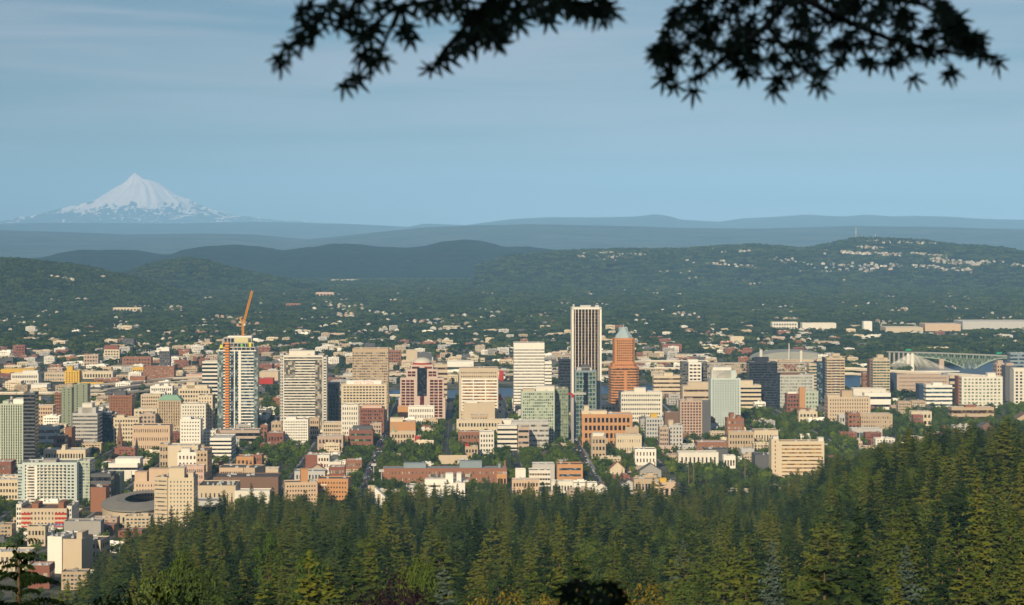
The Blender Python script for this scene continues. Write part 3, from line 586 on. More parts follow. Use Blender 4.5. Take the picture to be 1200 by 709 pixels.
# ---- orange octagonal tower
def koin():
    D = Dof(484); s = D/F; z = lambda py: H-(py-HY)*s; X = (733-600)*s
    root = empty('high_rise', (X, D, 0), YAW+R(4), label='orange brick tower with a stepped crown and pale blue pyramid roof', cat='tower'); LAND.append((733, D, 'orange brick tower')); FOOT.append((X, D+18, 18*s, 22))
    wm = wall('koin', .08)
    def prism(hw, ch, y0, d, z0, z1, mb): # octagon-like plan
        p = [(-hw, y0+ch), (-hw+ch, y0), (hw-ch, y0), (hw, y0+ch), (hw, y0+d-ch), (hw-ch, y0+d), (-hw+ch, y0+d), (-hw, y0+d-ch)]
        n = len(mb.v)//1; mb.add([(a, b, z0) for a, b in p]+[(a, b, z1) for a, b in p], [(i, (i+1) % 8, 8+(i+1) % 8, 8+i) for i in range(8)]+[tuple(range(8, 16))])
    q = MB(); prism(16.6*s, 5, 0, 40, 0, z(430), q); prism(14.5*s, 5, 2, 36, z(430)+.01, z(426), q); prism(12*s, 4, 4, 32, z(426)+.01, z(396.5), q); q.build('wall', wm, root)
    zz = z(474); k = 0
    me = None
    while zz < z(431)-2:
        if me is None: mb = MB(); prism(16.7*s, 5, -.12, 40.24, 0, 1.7, mb); me = mb.mesh('window_band', G['brown'])
        put('window_band', me, root, (0, 0, zz)); zz += 3.9
    cm = MB().box(-2.2, 2.2, -.5, 0, 0, z(432)-3).mesh('pier', wm); put('pier', cm, root, (0, 0, 0))
    wmn = MB().box(-.8, .8, 3.85, 4, 0, 1.9).mesh('window', G['brown']); n = 0
    for j in range(9):
        for i in range(9): put('window', wmn, root, ((i-4)*2.25*s*.98, 0, z(398)-3-j*3.6))
    q = MB()
    q._lathe([(10.6*s, z(396.5)+.05), (10.2*s, z(394)), (6.4*s, z(389.5)), (6.1*s, z(389)), (3, z(384.5)), (.3, z(383))], 8, 0, (0, 20)); q.build('pyramid_roof', surf('pale_blue_metal', (.38,.47,.50), var=.1, rough=.5), root)
    q = MB()
    for i in range(8):
        a = math.pi*(i+.5)/4+math.pi/8*0; q.tube([(10.7*s*math.cos(a), 20+10.7*s*math.sin(a), z(396.4)), (.5*math.cos(a), 20, z(383.6))], .35, 4)
    q.build('roof_rib', wall('offwhite'), root)
    q = MB(); q.tube([(0, 20, z(384)), (0, 20, z(380))], [.5, .15], 6); q.build('spire', wall('offwhite'), root)
    for j, yy in enumerate((430, 426)):
        me = MB().box(-1.0, 1.0, -.1+2*(j), 0+2*j, 0, 1.6).mesh('window', G['brown'])
        for i in range(-5, 6): put('window', me, root, (i*2.3*s, 0, z(yy)-3.2))
koin()
# ---- centre right
B(611,650,459,520,'palegreen','green','grid',17,16,'wide pale green glass apartment tower with a white grid','apartment_building',dep=30,wf=.72,hf=.66,short='pale green glass apartment tower',pent=[(.05,.4,2.5,'sand'),(.45,1,6,'offwhite')],side_win=False)
B(650.4,666,456,517,'greygreen','green','grid',17,6,'darker grey green wing on the right of the glass apartment tower','apartment_building',dep=30,wf=.7,hf=.6,roof='brown',side_win=False)
B(600,643,495,525,'palegrey','pale','band',5,1,'long pale grey office with dim window bands below the glass apartments',dep=30,hf=.4,roof='roofwhite',short='long pale grey office')
B(583,606,500,528,'offwhite','black','band',5,1,'off-white office with black bands left of the long pale grey office',dep=28,hf=.4,roof='roofwhite')
B(607,620,501,529,'pinktan','dark','band',4,1,'pinkish office with four bands in front of the long pale grey office',dep=28,hf=.4,side_win=False)
B(726,776,460,498,'offwhite','dark','punch',7,18,'long off-white hotel of seven storeys at the foot of the orange tower','hotel',dep=24,wf=.6,hf=.4,pent=[(.35,.62,6,'offwhite')],roof='roofwhite',short='long off-white hotel')
B(766,799,441,466,'cream','brown','band',5,1,'cream office with five brown bands right of the orange tower',dep=28,hf=.4,pent=[(.38,.7,5,'cream')],roof='roofwhite')
B(799,829,425,470,'dgrey','dark','band',12,1,'round-edged black and white striped tower',kind='high_rise',cat='tower',dep=34,hf=.45,short='black and white striped tower',pent=[(.25,.65,4,'white')])
_r = B(807,822,425.5,471,'white','brown','grid',11,3,'white gridded stair tower set into the striped tower','stair_tower',dep=6,wf=.75,hf=.5,side_win=False,units=0)
for k in range(9):
    pass
B(800,832,453,480,'sand','brown','band',3,1,'broad sand office with a stepped top below the striped tower',dep=28,hf=.3,pent=[(.2,1.0,6,'sand')],side_win=False,bot=3)
_r = B(797,823,470,511,'pinktan','wine','grid',12,7,'pink apartment tower full of small red-brown balconies','apartment_building',dep=26,wf=.6,hf=.6,short='pink balcony tower',side_win=False,pent=[(.3,.6,3,'pinktan')])
B(823.3,833,471,511,'dgrey','black','plain',1,1,'dark shade-coloured side on the right of the pink balcony tower',dep=26,units=0)  # the balcony tower's shaded right side, given a dark wall colour
_r = B(833,868,444,503,'aqua','blue','punch',19,11,'pale blue-green tower with a stepped round top','high_rise','tower',dep=32,wf=.5,hf=.55,short='pale blue-green tower',side_win=False,pent=[(.04,.86,11,'aqua'),(.08,.7,15,'white')])
B(868,892,452,482,'cream','black','band',6,1,'cream office with heavy black bands right of the blue-green tower',dep=26,hf=.42,pent=[(.0,.62,7,'cream')],short='cream office with black bands')
B(878,911,425,480,'dark','black','band',18,1,'black glass tower with a stepped top','high_rise','tower',dep=36,hf=.6,short='black glass tower',pent=[(.28,.72,7,'dark')])
B(904,954,440,478,'palegrey','green','grid',10,26,'wide grey-green gridded office right of the black tower',dep=30,wf=.6,hf=.6,roof='roofgrey',short='wide grey-green gridded office',side_win=False,pent=[(.1,.65,2.5,'brown')])
B(922,937,462,486,'brick','dark','punch',5,4,'small brick block left of the orange stair shaft',dep=20,pent=[(.1,.8,3,'white')])
B(937,943.5,455,488,'orange','dark','plain',1,1,'plain orange brick stair shaft','stair_tower',dep=10,units=0)
B(943.7,959,459,488,'palegreen','green','punch',6,4,'pale green block right of the orange stair shaft',dep=22,hf=.5)
B(948,957,427,472,'sand','teal','band',12,1,'slim tan and teal tower behind the gridded office','apartment_building',dep=26)
B(957,967,424,472,'navy','blue','band',13,1,'deep blue glass tower left of the tan notched tower','apartment_building',dep=26,hf=.7,pent=[(.1,.7,4,'cream')],short='deep blue glass tower')
_r = B(969,990,420,474,'sand','brown','band',17,4,'tan notched apartment tower right of the deep blue glass tower','apartment_building',dep=24,hf=.5,balc=(.35,.65,1),pent=[(.15,.9,3,'sand'),(.35,.75,7,'sand')],short='tan notched apartment tower')
B(966,969,420,473,'navy','black','plain',1,1,'dark blue glass flank of the tan notched tower','high_rise','tower',dep=24,units=0)
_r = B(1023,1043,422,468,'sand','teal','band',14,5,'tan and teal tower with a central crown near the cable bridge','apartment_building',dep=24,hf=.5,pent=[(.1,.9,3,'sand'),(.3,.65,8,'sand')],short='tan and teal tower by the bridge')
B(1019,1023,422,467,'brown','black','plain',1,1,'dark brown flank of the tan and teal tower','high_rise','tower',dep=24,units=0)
B(1011,1019,438,462,'rust','dark','punch',5,3,'small rust-coloured block left of the tan and teal tower',dep=16)
B(970,1020,466,497,'sand','wine','punch',7,16,'broad sand apartment block with dark red windows','apartment_building',dep=30,wf=.35,roof='roofwhite',pent=[(.0,.3,3,'sand'),(.35,.6,9,'tan')],short='broad sand apartment block')
B(1000,1038,456,474,'offwhite','dark','plain',1,1,'low long off-white hall below the tan and teal tower',dep=24,roof='roofwhite')
B(1013,1044,461,480,'white','black','band',2,1,'low white hall with one black window band',dep=20,roof='roofwhite',hf=.3)
_r = B(1051,1112,440,463,'pinktan','dark','punch',5,24,'very long greyish tan block under the cable bridge',dep=24,wf=.4,hf=.4,short='very long tan block',pent=[(.9,1,3,'steel')])
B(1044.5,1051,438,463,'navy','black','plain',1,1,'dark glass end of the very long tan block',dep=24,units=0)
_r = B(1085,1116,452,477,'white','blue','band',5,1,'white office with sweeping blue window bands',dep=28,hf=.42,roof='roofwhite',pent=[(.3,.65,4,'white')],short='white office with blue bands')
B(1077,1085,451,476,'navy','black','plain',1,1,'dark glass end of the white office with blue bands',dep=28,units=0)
B(1113,1122,441,462,'sand','black','band',3,1,'small sand block with black bands between the long block and the panelled one',dep=20)
_r = B(1127,1175,442,478,'offwhite','green','grid',9,10,'large off-white apartment slab with green and red balcony recesses','apartment_building',dep=24,wf=.6,hf=.5,roof='roofgreen',short='large panelled slab',pent=[(.65,.85,6,'offwhite')])
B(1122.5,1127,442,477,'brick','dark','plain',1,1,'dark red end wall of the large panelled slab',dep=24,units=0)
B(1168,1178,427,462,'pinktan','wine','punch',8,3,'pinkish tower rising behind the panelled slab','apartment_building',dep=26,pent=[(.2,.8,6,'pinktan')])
B(1178,1190,429,470,'dgrey','black','plain',1,1,'dark grey shade-coloured tower face by the right edge','high_rise','tower',dep=26,pent=[(.2,.9,4,'pinktan')],units=0)  # shaded left face of the edge tower, painted in as dark grey
_r = B(1188,1215,434,477,'offwhite','dark','grid',11,5,'off-white balcony tower at the right edge','apartment_building',dep=26,wf=.55,hf=.6,side_win=False,pent=[(.0,.8,3,'offwhite')],short='off-white tower at the right edge')
B(1184,1215,414,440,'steel','blue','band',6,1,'blue-grey riverside block at the right edge behind the bridge','apartment_building',dep=26,hf=.5)
B(1005,1046,486,507,'tan','pale','punch',4,14,'long tan brick apartment house with pale windows','apartment_building',dep=26,roof='roofwhite',wf=.5,short='long tan brick apartment house')
B(994,1008,485,508,'rust','dark','punch',4,3,'brown brick wing left of the long tan apartment house','apartment_building',dep=26)
B(998,1034,503,516,'palegrey','blue','band',1,12,'long low pale building with a blue window band before the tan apartments',dep=22,roof='roofwhite',hf=.5,side_win=False)
B(1115,1165,478,494,'tan','brown','band',2,1,'long low tan school behind poplars','school',dep=24,roof='roofwhite',pent=[(.35,.6,3,'rust')],short='long low tan school')
B(1068,1092,483,499,'cream','dark','punch',2,5,'small cream house with a brick wall near the tall cypress','house',dep=18)
B(1070,1082,487,501,'brick','pale','punch',2,4,'small brick house before the cream one','house',dep=12)
B(936,958,483,496,'cream','dark','punch',2,5,'cream house with a wide terrace among the right-hand trees','house',dep=16,pent=[(.1,.4,3,'cream'),(.6,.9,3,'cream')])
B(983,1003,487,504,'palegrey','dark','punch',2,6,'pale grey house left of the brown brick wing','house',dep=16,roof='roofwhite')
# right of centre, nearer
oc = B(682,741,486,524,'orange','black','grid',4,11,'orange framed apartment block with tall dark windows','apartment_building',dep=34,wf=.6,hf=.62,roof='roofwhite',short='orange framed apartments',pent=[(.0,.5,4,'cream'),(.05,.14,10,'cream')],top=2)
B(693,710,512,538,'tan','dark','punch',3,4,'small tan house-front with a green cornice before the orange apartments',dep=22,roof='roofwhite',pent=[(.1,.9,4,'offwhite')],short='tan house-front with green cornice')
q = MB(); q.box(-.52,.52,-.6,0,0,1); 
B(722,752,511,531,'cream','pale','punch',2,10,'low cream block with a flat white roof right of the orange apartments',dep=24,roof='roofwhite',wf=.4,hf=.35)
B(733,748.5,501,524,'tan','dark','band',1,1,'tan upper block behind the low cream block',dep=20,roof='roofwhite',side_win=False)
B(757,777,490,515,'palegrey','blue','punch',5,6,'pale apartment house topped by a yellow box','apartment_building',dep=22,wf=.55,pent=[(.3,.68,5,'yellow')],short='pale apartments topped by a yellow box')
B(773,783.5,501,528,'pinktan','dark','punch',5,4,'pink brick wing of a grey apartment house','apartment_building',dep=24)
B(783.8,800,499,527,'palegrey','dark','punch',6,4,'grey apartment house joined to a pink brick wing','apartment_building',dep=26,wf=.4,pent=[(.0,.35,6,'sand')],short='grey apartment house')
B(779,797,484,506,'brown','dark','plain',1,1,'brown block behind the grey apartment house',dep=20)
B(744,769,527,551,'white','brown','punch',3,6,'white flat-roofed hotel with brown windows and a tiny yellow sign','hotel',dep=22,wf=.4,hf=.55,roof='roofdark',short='white hotel with brown windows')
_r = B(817,852,519,539,'rust','pale','punch',2,9,'brick warehouse with a bright white roof','warehouse',dep=30,roof='roofwhite',wf=.5,short='brick warehouse with a white roof')
B(826,853,527,541,'dgrey','dark','plain',1,1,'dark-roofed shed in front of the brick warehouse','warehouse',dep=20,roof='roofdark')
B(795,842,531,547,'offwhite','dark','punch',1,9,'long low off-white shop row left of the cream slab','shop',dep=22,roof='roofwhite',wf=.4)
B(848,862,535,549,'white','brown','punch',1,4,'small white shop at the end of the row','shop',dep=14,roof='roofwhite')
_r = B(852,872,491,524,'rust','pale','punch',5,5,'red brick apartment house with rooftop shafts','apartment_building',dep=26,wf=.6,hf=.4,pent=[(.2,.45,6,'rust'),(.6,.85,3,'rust')],short='red brick apartment house')
B(853.5,884,507,529,'tan','dark','punch',3,9,'low tan building with a yellow top edge below the red brick house',dep=20,roof='roofwhite',pent=[(0,.05,1,'yellow')],wf=.5)
B(884,912,505,521,'cream','dark','punch',1,8,'low cream hall with a black roof among trees',dep=24,roof='roofdark',wf=.4)
B(868,884,527,540,'palegrey','dark','plain',1,1,'pale concrete shed left of the dark gabled hall','shed',dep=18,roof='roofwhite')
B(885,906,534,552,'dgrey','dark','plain',1,1,'dark blue-grey hall left of the cream slab','hall',dep=34,roof='dgrey')
cs = B(913,966,518,560,'cream','gold','band',9,1,'wide cream slab with eight amber window bands at the forest edge','apartment_building',dep=20,hf=.33,side_win=False,margin=.06,short='wide cream slab',top=1.5,pent=[(.88,1.0,4,'offwhite')],roof='brown')
B(904,913,515.5,560,'cream','wine','strip',9,1,'cream stair tower on the left of the wide cream slab','stair_tower',dep=22,wf=.12,side_win=False,pent=[(.3,1.0,3,'offwhite')],units=0)
# ---- foreground left
gw = B(26,90,543,592,'aqua','dark','grid',13,13,'large pale glass apartment slab with rows of small balconies','apartment_building',dep=34,wf=.62,hf=.55,roof='roofgrey',short='large pale glass apartment slab',balc=(.28,.8,7),pent=[(.35,.6,2.5,'grey')],side_win=False)
q = MB(); q.box(-.42*gw[1], -.22*gw[1], -.9, -.35, 2, gw[2]-2); q.build('white_bay', wall('white'), gw[0])
me = MB().box(-.40*gw[1], -.27*gw[1], -1.0, -.9, 0, 1.6).mesh('bay_window', G['pale'])
for k in range(13): put('bay_window', me, gw[0], (0, 0, 2.2+k*(gw[2]-4)/13))
B(21,26,545,592,'aqua','aqua','band',13,1,'narrow glass corner left of the large pale apartment slab','apartment_building',dep=30,hf=.6,units=0)
B(90.3,105,541,590,'palegreen','aqua','grid',13,3,'green glass end tower right of the large pale apartment slab','apartment_building',dep=34,wf=.75,hf=.6)
pd = B(25,78,597,623,'sand','dark','punch',4,12,'low striped block with red bands and a planted roof before the glass slab','apartment_building',dep=40,wf=.4,hf=.45,roof='brown',short='red striped block',side_win=False,pent=[(.2,.34,4,'rust'),(.78,.9,5,'rust')])
for f0, f1 in ((-.5, -.29), (.24, .5)):
    for k in range(4): q = MB(); q.box(f0*pd[1], f1*pd[1], -.5, -.1, 0, 1.7); q.build('red_band', wall('red'), pd[0], (0, 0, 3.2+k*(pd[2]-4)/4))
rr = random.Random(3)
for i in range(9):   # illegible blue rooftop-style lettering above the entrance
    q = MB(); x0 = -.02*pd[1]+i*2.35
    q.box(x0, x0+.35, -.9, -.6, 4.6, 7.2, bottom=True); q.box(x0+.36, x0+1.5, -.9, -.6, 6.8 if i % 2 else 5.7, 7.2 if i % 2 else 6.1, bottom=True)
    if i % 3: q.box(x0+1.2, x0+1.55, -.9, -.6, 4.6, 6.7, bottom=True)
    q.build('sign_letter', surf('sign_blue', (.05,.16,.5), var=.05), pd[0])
q = MB(); q.box(-.56*pd[1], .5*pd[1], -7, -.6, 3.0, 4.0, bottom=True); q.build('canopy', wall('white'), pd[0])
for k in range(7): q = MB(); q.tube([(-.54*pd[1]+k*pd[1]*.17, -6.5, -2), (-.54*pd[1]+k*pd[1]*.17, -6.5, 3)], .3, 6); q.build('column', wall('offwhite'), pd[0])
B(19,25,592,622,'offwhite','dark','punch',5,2,'white end wall left of the red striped block','apartment_building',dep=36,roof='brown')
B(78.3,84,594,622,'offwhite','blue','punch',5,2,'white and glass end right of the red striped block','apartment_building',dep=40,roof='brown')
B(32,53,618,640,'sand','dark','punch',2,5,'small house with a grey hipped roof below the red striped block','house',dep=16,roof='dgrey',short='small grey-roofed house')
B(75,118,612,632,'grey','dark','plain',1,1,'low shed roofs between the stadium and the yellow-tan block','shed',dep=20,roof='roofgrey')
wb_ = B(55,73,630,672,'white','dark','plain',1,1,'white blank-walled building with two blue banners','warehouse',dep=34,roof='roofgrey',rot=R(-14),short='white blank-walled building',units=6)
for fx in (-.38, -.12): q = MB(); q.box(fx*wb_[1], fx*wb_[1]+1.8, -.15, -.02, 4, 8); q.build('banner', wall('navy'), wb_[0])
B(73.5,96,633,672,'yellow' if 0 else 'sand','dark','plain',1,1,'yellow-tan plain block right of the white blank building',dep=30,roof='dgrey',pent=[(.6,.9,5,'sand')],rot=R(-8),short='yellow-tan plain block')
B(97,118,634,664,'sand','dark','punch',3,4,'yellow-tan wing with three rows of windows at the forest edge',dep=26,roof='dgrey',rot=R(-8))
B(-12,34,648,676,'cream','pale','punch',2,8,'cream shop row in the lower left corner','shop',dep=26,roof='roofwhite')
B(33,58,664,690,'brick','pale','punch',1,3,'brick building with a white roof in the lower left','warehouse',dep=22,roof='roofwhite')
B(-8,13,542,562,'brick','pale','punch',2,4,'red brick block with white trim at the left edge',dep=26,roof='roofwhite')
B(-5,25,563,586,'cream','dark','punch',3,8,'cream low office at the left edge below the brick block',dep=26,roof='roofwhite',side_win=False)
B(51,100,528,550,'cream','dark','punch',2,14,'long cream block above the large pale glass slab',dep=28,roof='roofwhite',pent=[(.42,.5,5,'cream')],units=4)
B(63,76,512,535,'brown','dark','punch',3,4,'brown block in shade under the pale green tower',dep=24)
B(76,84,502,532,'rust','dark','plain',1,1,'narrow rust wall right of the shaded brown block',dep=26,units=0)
B(43,70,501,524,'navy','black','band',3,1,'dark gabled shade-coloured hall under the left towers',dep=30,roof='dgrey')  # brick hall in shadow, the shadow put into the navy colour
B(155,199,499,529,'peach','brown','punch',3,16,'long peach stone building with a columned look','courthouse',dep=28,roof='dgrey',wf=.4,hf=.4,short='long peach stone building')
B(127,161,544,562,'white','black','band',2,1,'white modern school with two dark window bands','school',dep=44,hf=.33,roof='roofwhite',side_win=True,short='white modern school',pent=[(.2,1.05,5,'white')],margin=.02)
B(140.5,154,553,564,'offwhite','dark','plain',1,1,'plain concrete stair block on the front of the white school','stair_tower',dep=4,units=0)
B(106,130,556,590,'dgrey','black','band',4,1,'dark blue block behind the stadium',dep=30,roof='dgrey',short='dark blue shaded block')
B(130,140.5,556,585,'greygreen','dark','plain',1,1,'grey-green end wall next to the dark blue banded block',dep=30,roof='dgrey',units=0)
B(106,124,572,600,'rust','blue','plain',1,1,'low brick and blue building beside the stadium',dep=24,roof='navy')
B(187,197,521,548,'tan','dark','punch',3,3,'narrow tan brick block right of the long peach building',dep=22)
B(197,232,523,565,'cream','dark','plain',1,1,'big blank cream building behind the pink one',dep=30,roof='roofwhite',short='big blank cream building')
B(208,231,531,572,'white','brown','punch',5,5,'white block with five rows of windows',dep=26,wf=.45,roof='roofwhite',pent=[(.15,.6,4,'offwhite')],short='white five-row block')
B(230,243,529,572,'tan','brown','punch',7,3,'tan apartment wing right of the white five-row block','apartment_building',dep=44,wf=.5,roof='brown')
B(208,239,547,577,'pink','dark','punch',4,12,'pink low block in front of the white five-row block',dep=18,wf=.45,roof='roofwhite')
B(157,205,565,594,'peach','blue','punch',5,13,'peach apartment house with a bay front beside the stadium','apartment_building',dep=24,wf=.35,roof='roofwhite',pent=[(.0,.3,9,'peach'),(.35,.95,12,'peach')],short='peach apartment house')
ct = B(197,227,561,640,'cream','blue','punch',15,7,'tall cream apartment tower with few windows at the forest edge','apartment_building',dep=30,wf=.34,hf=.42,roof='roofdark',pent=[(.0,.6,8,'cream'),(.75,.95,4,'cream')],short='tall cream apartment tower')
B(180,197,560,638,'sand','pale','band',15,1,'shade-toned sand side of the tall cream tower with faint bands','apartment_building',dep=30,hf=.3,roof='roofdark',rot=R(-20),side_win=False)  # the tower's shaded left side, its shade put into a duller wall colour
# stadium
def stadium():
    D = Dof(612); s = D/F; root = empty('stadium', ((150-600)*s, D, 0), YAW, label='round stadium with a sweeping grey roof and a dark opening', cat='stadium'); LAND.append((145, D, 'round stadium'))
    n = 40; R1x, R1y, R0x, R0y = 47*s, 85, 20*s, 38; cx, cy = 6*s, 62; FOOT.append(((156-600)*s, D+60, 50*s, 90))
    q = MB(); wl = MB(); st = MB()
    for i in range(n):
        a0, a1 = 2*math.pi*i/n, 2*math.pi*(i+1)/n
        p = lambda a, rx, ry, z: (cx+rx*math.cos(a), cy+ry*math.sin(a), z)
        q.quad(p(a0,R1x,R1y,13), p(a1,R1x,R1y,13), p(a1,R0x*1.5,R0y*1.5,16.5), p(a0,R0x*1.5,R0y*1.5,16.5)); q.quad(p(a0,R0x*1.5,R0y*1.5,16.5), p(a1,R0x*1.5,R0y*1.5,16.5), p(a1,R0x,R0y,15.5), p(a0,R0x,R0y,15.5))
        if 1: q.quad(p(a0,R1x,R1y,11.8), p(a1,R1x,R1y,11.8), p(a1,R1x,R1y,13), p(a0,R1x,R1y,13))
        wl.quad(p(a0,R1x*.97,R1y*.97,-1), p(a1,R1x*.97,R1y*.97,-1), p(a1,R1x*.97,R1y*.97,12.6), p(a0,R1x*.97,R1y*.97,12.6))
        st.quad(p(a0,R1x*.9,R1y*.9,11), p(a1,R1x*.9,R1y*.9,11), p(a1,R0x*.9,R0y*.9,1), p(a0,R0x*.9,R0y*.9,1))
    q.build('roof', surf('stadium_roof', (.27,.25,.22), var=.25, scale=.08), root); wl.build('wall', wall('sand'), root); st.build('stand', wall('dgrey'), root)
    me = MB().box(-1.2, 1.2, -.1, .1, 0, 6).mesh('gate', G['dark'])
    for i in range(9):
        a = -math.pi/2+(i-4)*.16; o = put('gate', me, root, (cx+R1x*.975*math.cos(a), cy+R1y*.975*math.sin(a), 1)); o.rotation_euler.z = math.atan2(math.sin(a)*R1x, math.cos(a)*R1y)+math.pi/2
stadium()
# ---- foreground centre left
B(257,285,549,571,'peach','dark','punch',2,10,'low peach office with a grey roof and dark windows',dep=40,wf=.6,roof='dgrey',short='low peach office')
B(285.3,299,549,571,'tan','dark','plain',1,1,'tan side wing of the low peach office',dep=34,roof='dgrey',rot=R(-14))
B(277,297,536,556,'orange','brown','punch',2,4,'orange rendered block with a rusty roof',dep=26,roof='roofgrey')
B(297,307,534,555,'rust','pale','punch',3,3,'brick wing right of the orange rendered block',dep=22,roof='roofgrey')
B(250,326,560,584,'brown','dark','plain',1,1,'wide dark-brown flat roof hall with two pale vents','warehouse',dep=42,roof='roofdark',units=6,short='wide dark-roofed hall')
B(232,276,570,598,'sand','dark','punch',1,8,'square hall with a dark roof dotted by white skylights','warehouse',dep=48,roof='roofdark',units=12,wf=.3)
B(275,316,576,598,'offwhite','dark','plain',1,1,'long white shed roof behind tall conifers','warehouse',dep=20,roof='roofwhite',short='long white shed')
B(228,262,588,612,'palegrey','black','band',1,1,'low pale hall with a dark opening right of the tall cream tower','warehouse',dep=26,roof='roofgrey',hf=.6)
B(296,326,550,562,'sand','dark','plain',1,1,'low sand wall building left of the bright green tree','warehouse',dep=20,roof='roofwhite')
B(345,381,553,573,'palegrey','dark','punch',2,9,'pale building with a blue-grey roof behind the orange apartments',dep=24,roof='steel',wf=.5)
B(358,372,534,556,'brick','dark','plain',1,1,'dark brick corner building with a pale roof edge',dep=30,roof='roofwhite')
B(372,386,534,556,'offwhite','brick','punch',3,4,'white fronted walk-up with brick end',dep=24,roof='roofwhite') if 0 else B(372,386,534,556,'offwhite','wine','punch',3,4,'white fronted walk-up with brick end','apartment_building',dep=24,roof='roofwhite')
B(384,400,542,556,'offwhite','dark','punch',1,5,'low white garage right of the walk-up',dep=18,roof='roofwhite')
B(386,404,548,572,'brick','pale','punch',3,5,'brick apartment house with pale bays','apartment_building',dep=22,roof='roofwhite')
B(405,424,540,556,'rust','pale','punch',2,5,'pinkish brick house row left of the main street','apartment_building',dep=20,roof='roofwhite')
oa = B(334,372,566,612,'peach','brown','punch',8,11,'left wing of the orange apartment house at the forest edge','apartment_building',dep=20,wf=.5,hf=.4,rot=R(8),roof='dgrey',pent=[(.5,.72,12,'orange')],short='orange apartment house')
B(372,408,562,608,'orange','brown','punch',8,10,'right wing of the orange apartment house with a dark roof line','apartment_building',dep=24,wf=.5,hf=.4,rot=R(-4),roof='dgrey',balc=(.1,.35,1))
B(400,409,563,606,'orange','brown','punch',8,2,'bright orange end of the orange apartment house','apartment_building',dep=20,wf=.6,units=0) if 0 else None
# sloping sail-shaped tower
D = Dof(610); s = D/F; zf = lambda py: H-(py-HY)*s
sw = empty('hall', ((431-600)*s, D, 0), YAW, label='white wedge-shaped hall with a tall tan fin', cat='building'); LAND.append((440, D, 'white wedge-shaped hall'))
q = MB(); q.box(0, 8*s, 0, 2.5, 0, zf(569)); q.build('fin', wall('sand'), sw)
q = MB(); x1 = 24*s; q.add([(8.2*s,0,0),(x1,0,0),(x1,0,zf(586)),(8.2*s,0,zf(571)),(8.2*s,16,0),(x1,16,0),(x1,16,zf(586)),(8.2*s,16,zf(571))],[(0,1,2,3),(1,5,6,2),(5,4,7,6),(4,0,3,7),(3,2,6,7)]); q.build('wedge_wall', wall('white'), sw)
q = MB(); q.box(11*s, 15*s, -.15, -.02, zf(588), zf(579)); q.build('door_panel', wall('tan'), sw)
q = MB(); q.box(-6*s, 8*s, -4, 10, 0, zf(591)); q.build('porch', wall('white'), sw)
# school & white club
sc = B(448,594,549,566,'rust','pale','punch',2,34,'very long brick school with a grey standing-seam roof','school',dep=24,wf=.32,hf=.35,roof='steel',short='very long brick school',units=0,par=.3)
q = MB(); q.box(-.13*sc[1], .22*sc[1], -.3, -.1, sc[2]*.35, sc[2]*.62); q.build('window_band', G['pale'], sc[0])
for f0, f1, hh in ((-.33,-.15,5), (.12,.3,7), (.93-.5,.95-.5,4)): q = MB(); q.box(f0*sc[1], f1*sc[1], 6, 20, sc[2]+.1, sc[2]+hh); q.build('penthouse', wall('steel'), sc[0])
q = MB(); q.box(.478*sc[1], .49*sc[1], 2, 5, 0, sc[2]+8); q.build('chimney', wall('rust'), sc[0])
B(582,594,556,572,'orange','dark','punch',1,3,'small orange end block right of the long brick school',dep=20)
wc_ = B(497,545,567,596,'white','dark','plain',1,1,'white club house of stacked boxes at the forest edge','club_house',dep=40,roof='roofwhite',short='white club house of stacked boxes',units=4)
for a, b_, yt_, y0_ in ((498,524,562,4),(522,531,556,8),(535,540.5,556,10),(507,549,566,18)): q = MB(); q.box((a-521)*wc_[3], (b_-521)*wc_[3], y0_, y0_+14, wc_[2]+.1, H-(yt_-HY)*wc_[3]); q.build('upper_box', wall('white'), wc_[0])
for yy in (2,): q = MB(); q.box(-.4*wc_[1], -.1*wc_[1], -.2, -.05, wc_[2]-3, wc_[2]-1.2); q.build('window_band', G['dark'], wc_[0])
B(537,573,507,524,'rust','dark','punch',2,10,'low brick row with a pale roof behind the red-roofed house',dep=20,roof='roofwhite')
B(562,579,507,536,'offwhite','dark','punch',5,5,'off-white walk-up with dark window rows','apartment_building',dep=24,wf=.5,roof='roofwhite',short='off-white walk-up')
B(545,560,524,539,'tan','dark','punch',2,4,'tan house with a bright red roof','house',dep=16,roof='red',pent=[(.0,.3,3,'red')],short='tan house with a red roof')
B(552,572,487,508,'tan','dark','punch',3,6,'tan building with an orange base behind the park trees',dep=22,roof='roofwhite')
B(535,588,493,510,'cream','dark','punch',2,14,'cream row with flat roofs in the park trees',dep=20,roof='roofwhite')
B(580,602,493,508,'white','dark','plain',1,1,'plain white block behind the office with black bands',dep=22,roof='roofwhite')
B(514,548,535,544,'sand','dark','plain',1,1,'long low ramp wall behind the brick school','ramp','ramp',dep=8,units=0)
B(624,650,545,563,'palegrey','dark','plain',1,1,'low pale roofed hall left of the orange brick office',dep=26,roof='roofwhite')
B(653,683,545,568,'orange','blue','band',3,1,'orange brick office with pale blue window bands',dep=26,hf=.35,roof='brown',side_win=False,short='orange brick office',margin=.08)
B(620,645,552,570,'offwhite','brown','band',3,8,'white and rust striped office at the forest edge',dep=24,hf=.4,roof='roofgrey')
B(604,616,551,571,'white','dark','plain',1,1,'plain white cube left of the striped office','shed',dep=14,roof='roofwhite',units=0)
B(600,632,563,580,'peach','brown','punch',2,9,'peach row house behind the first forest trees','apartment_building',dep=18,roof='roofwhite')
B(646,672,565,578,'offwhite','dark','punch',1,7,'low off-white row below the orange brick office','shop',dep=16,roof='roofwhite')
B(672,700,567,580,'white','dark','punch',1,6,'white low row at the end of the main street','shop',dep=16,roof='roofgrey')
B(743,772,562,578,'tan','dark','punch',1,7,'low tan row between the white hotel and the forest','shop',dep=18,roof='roofgrey')
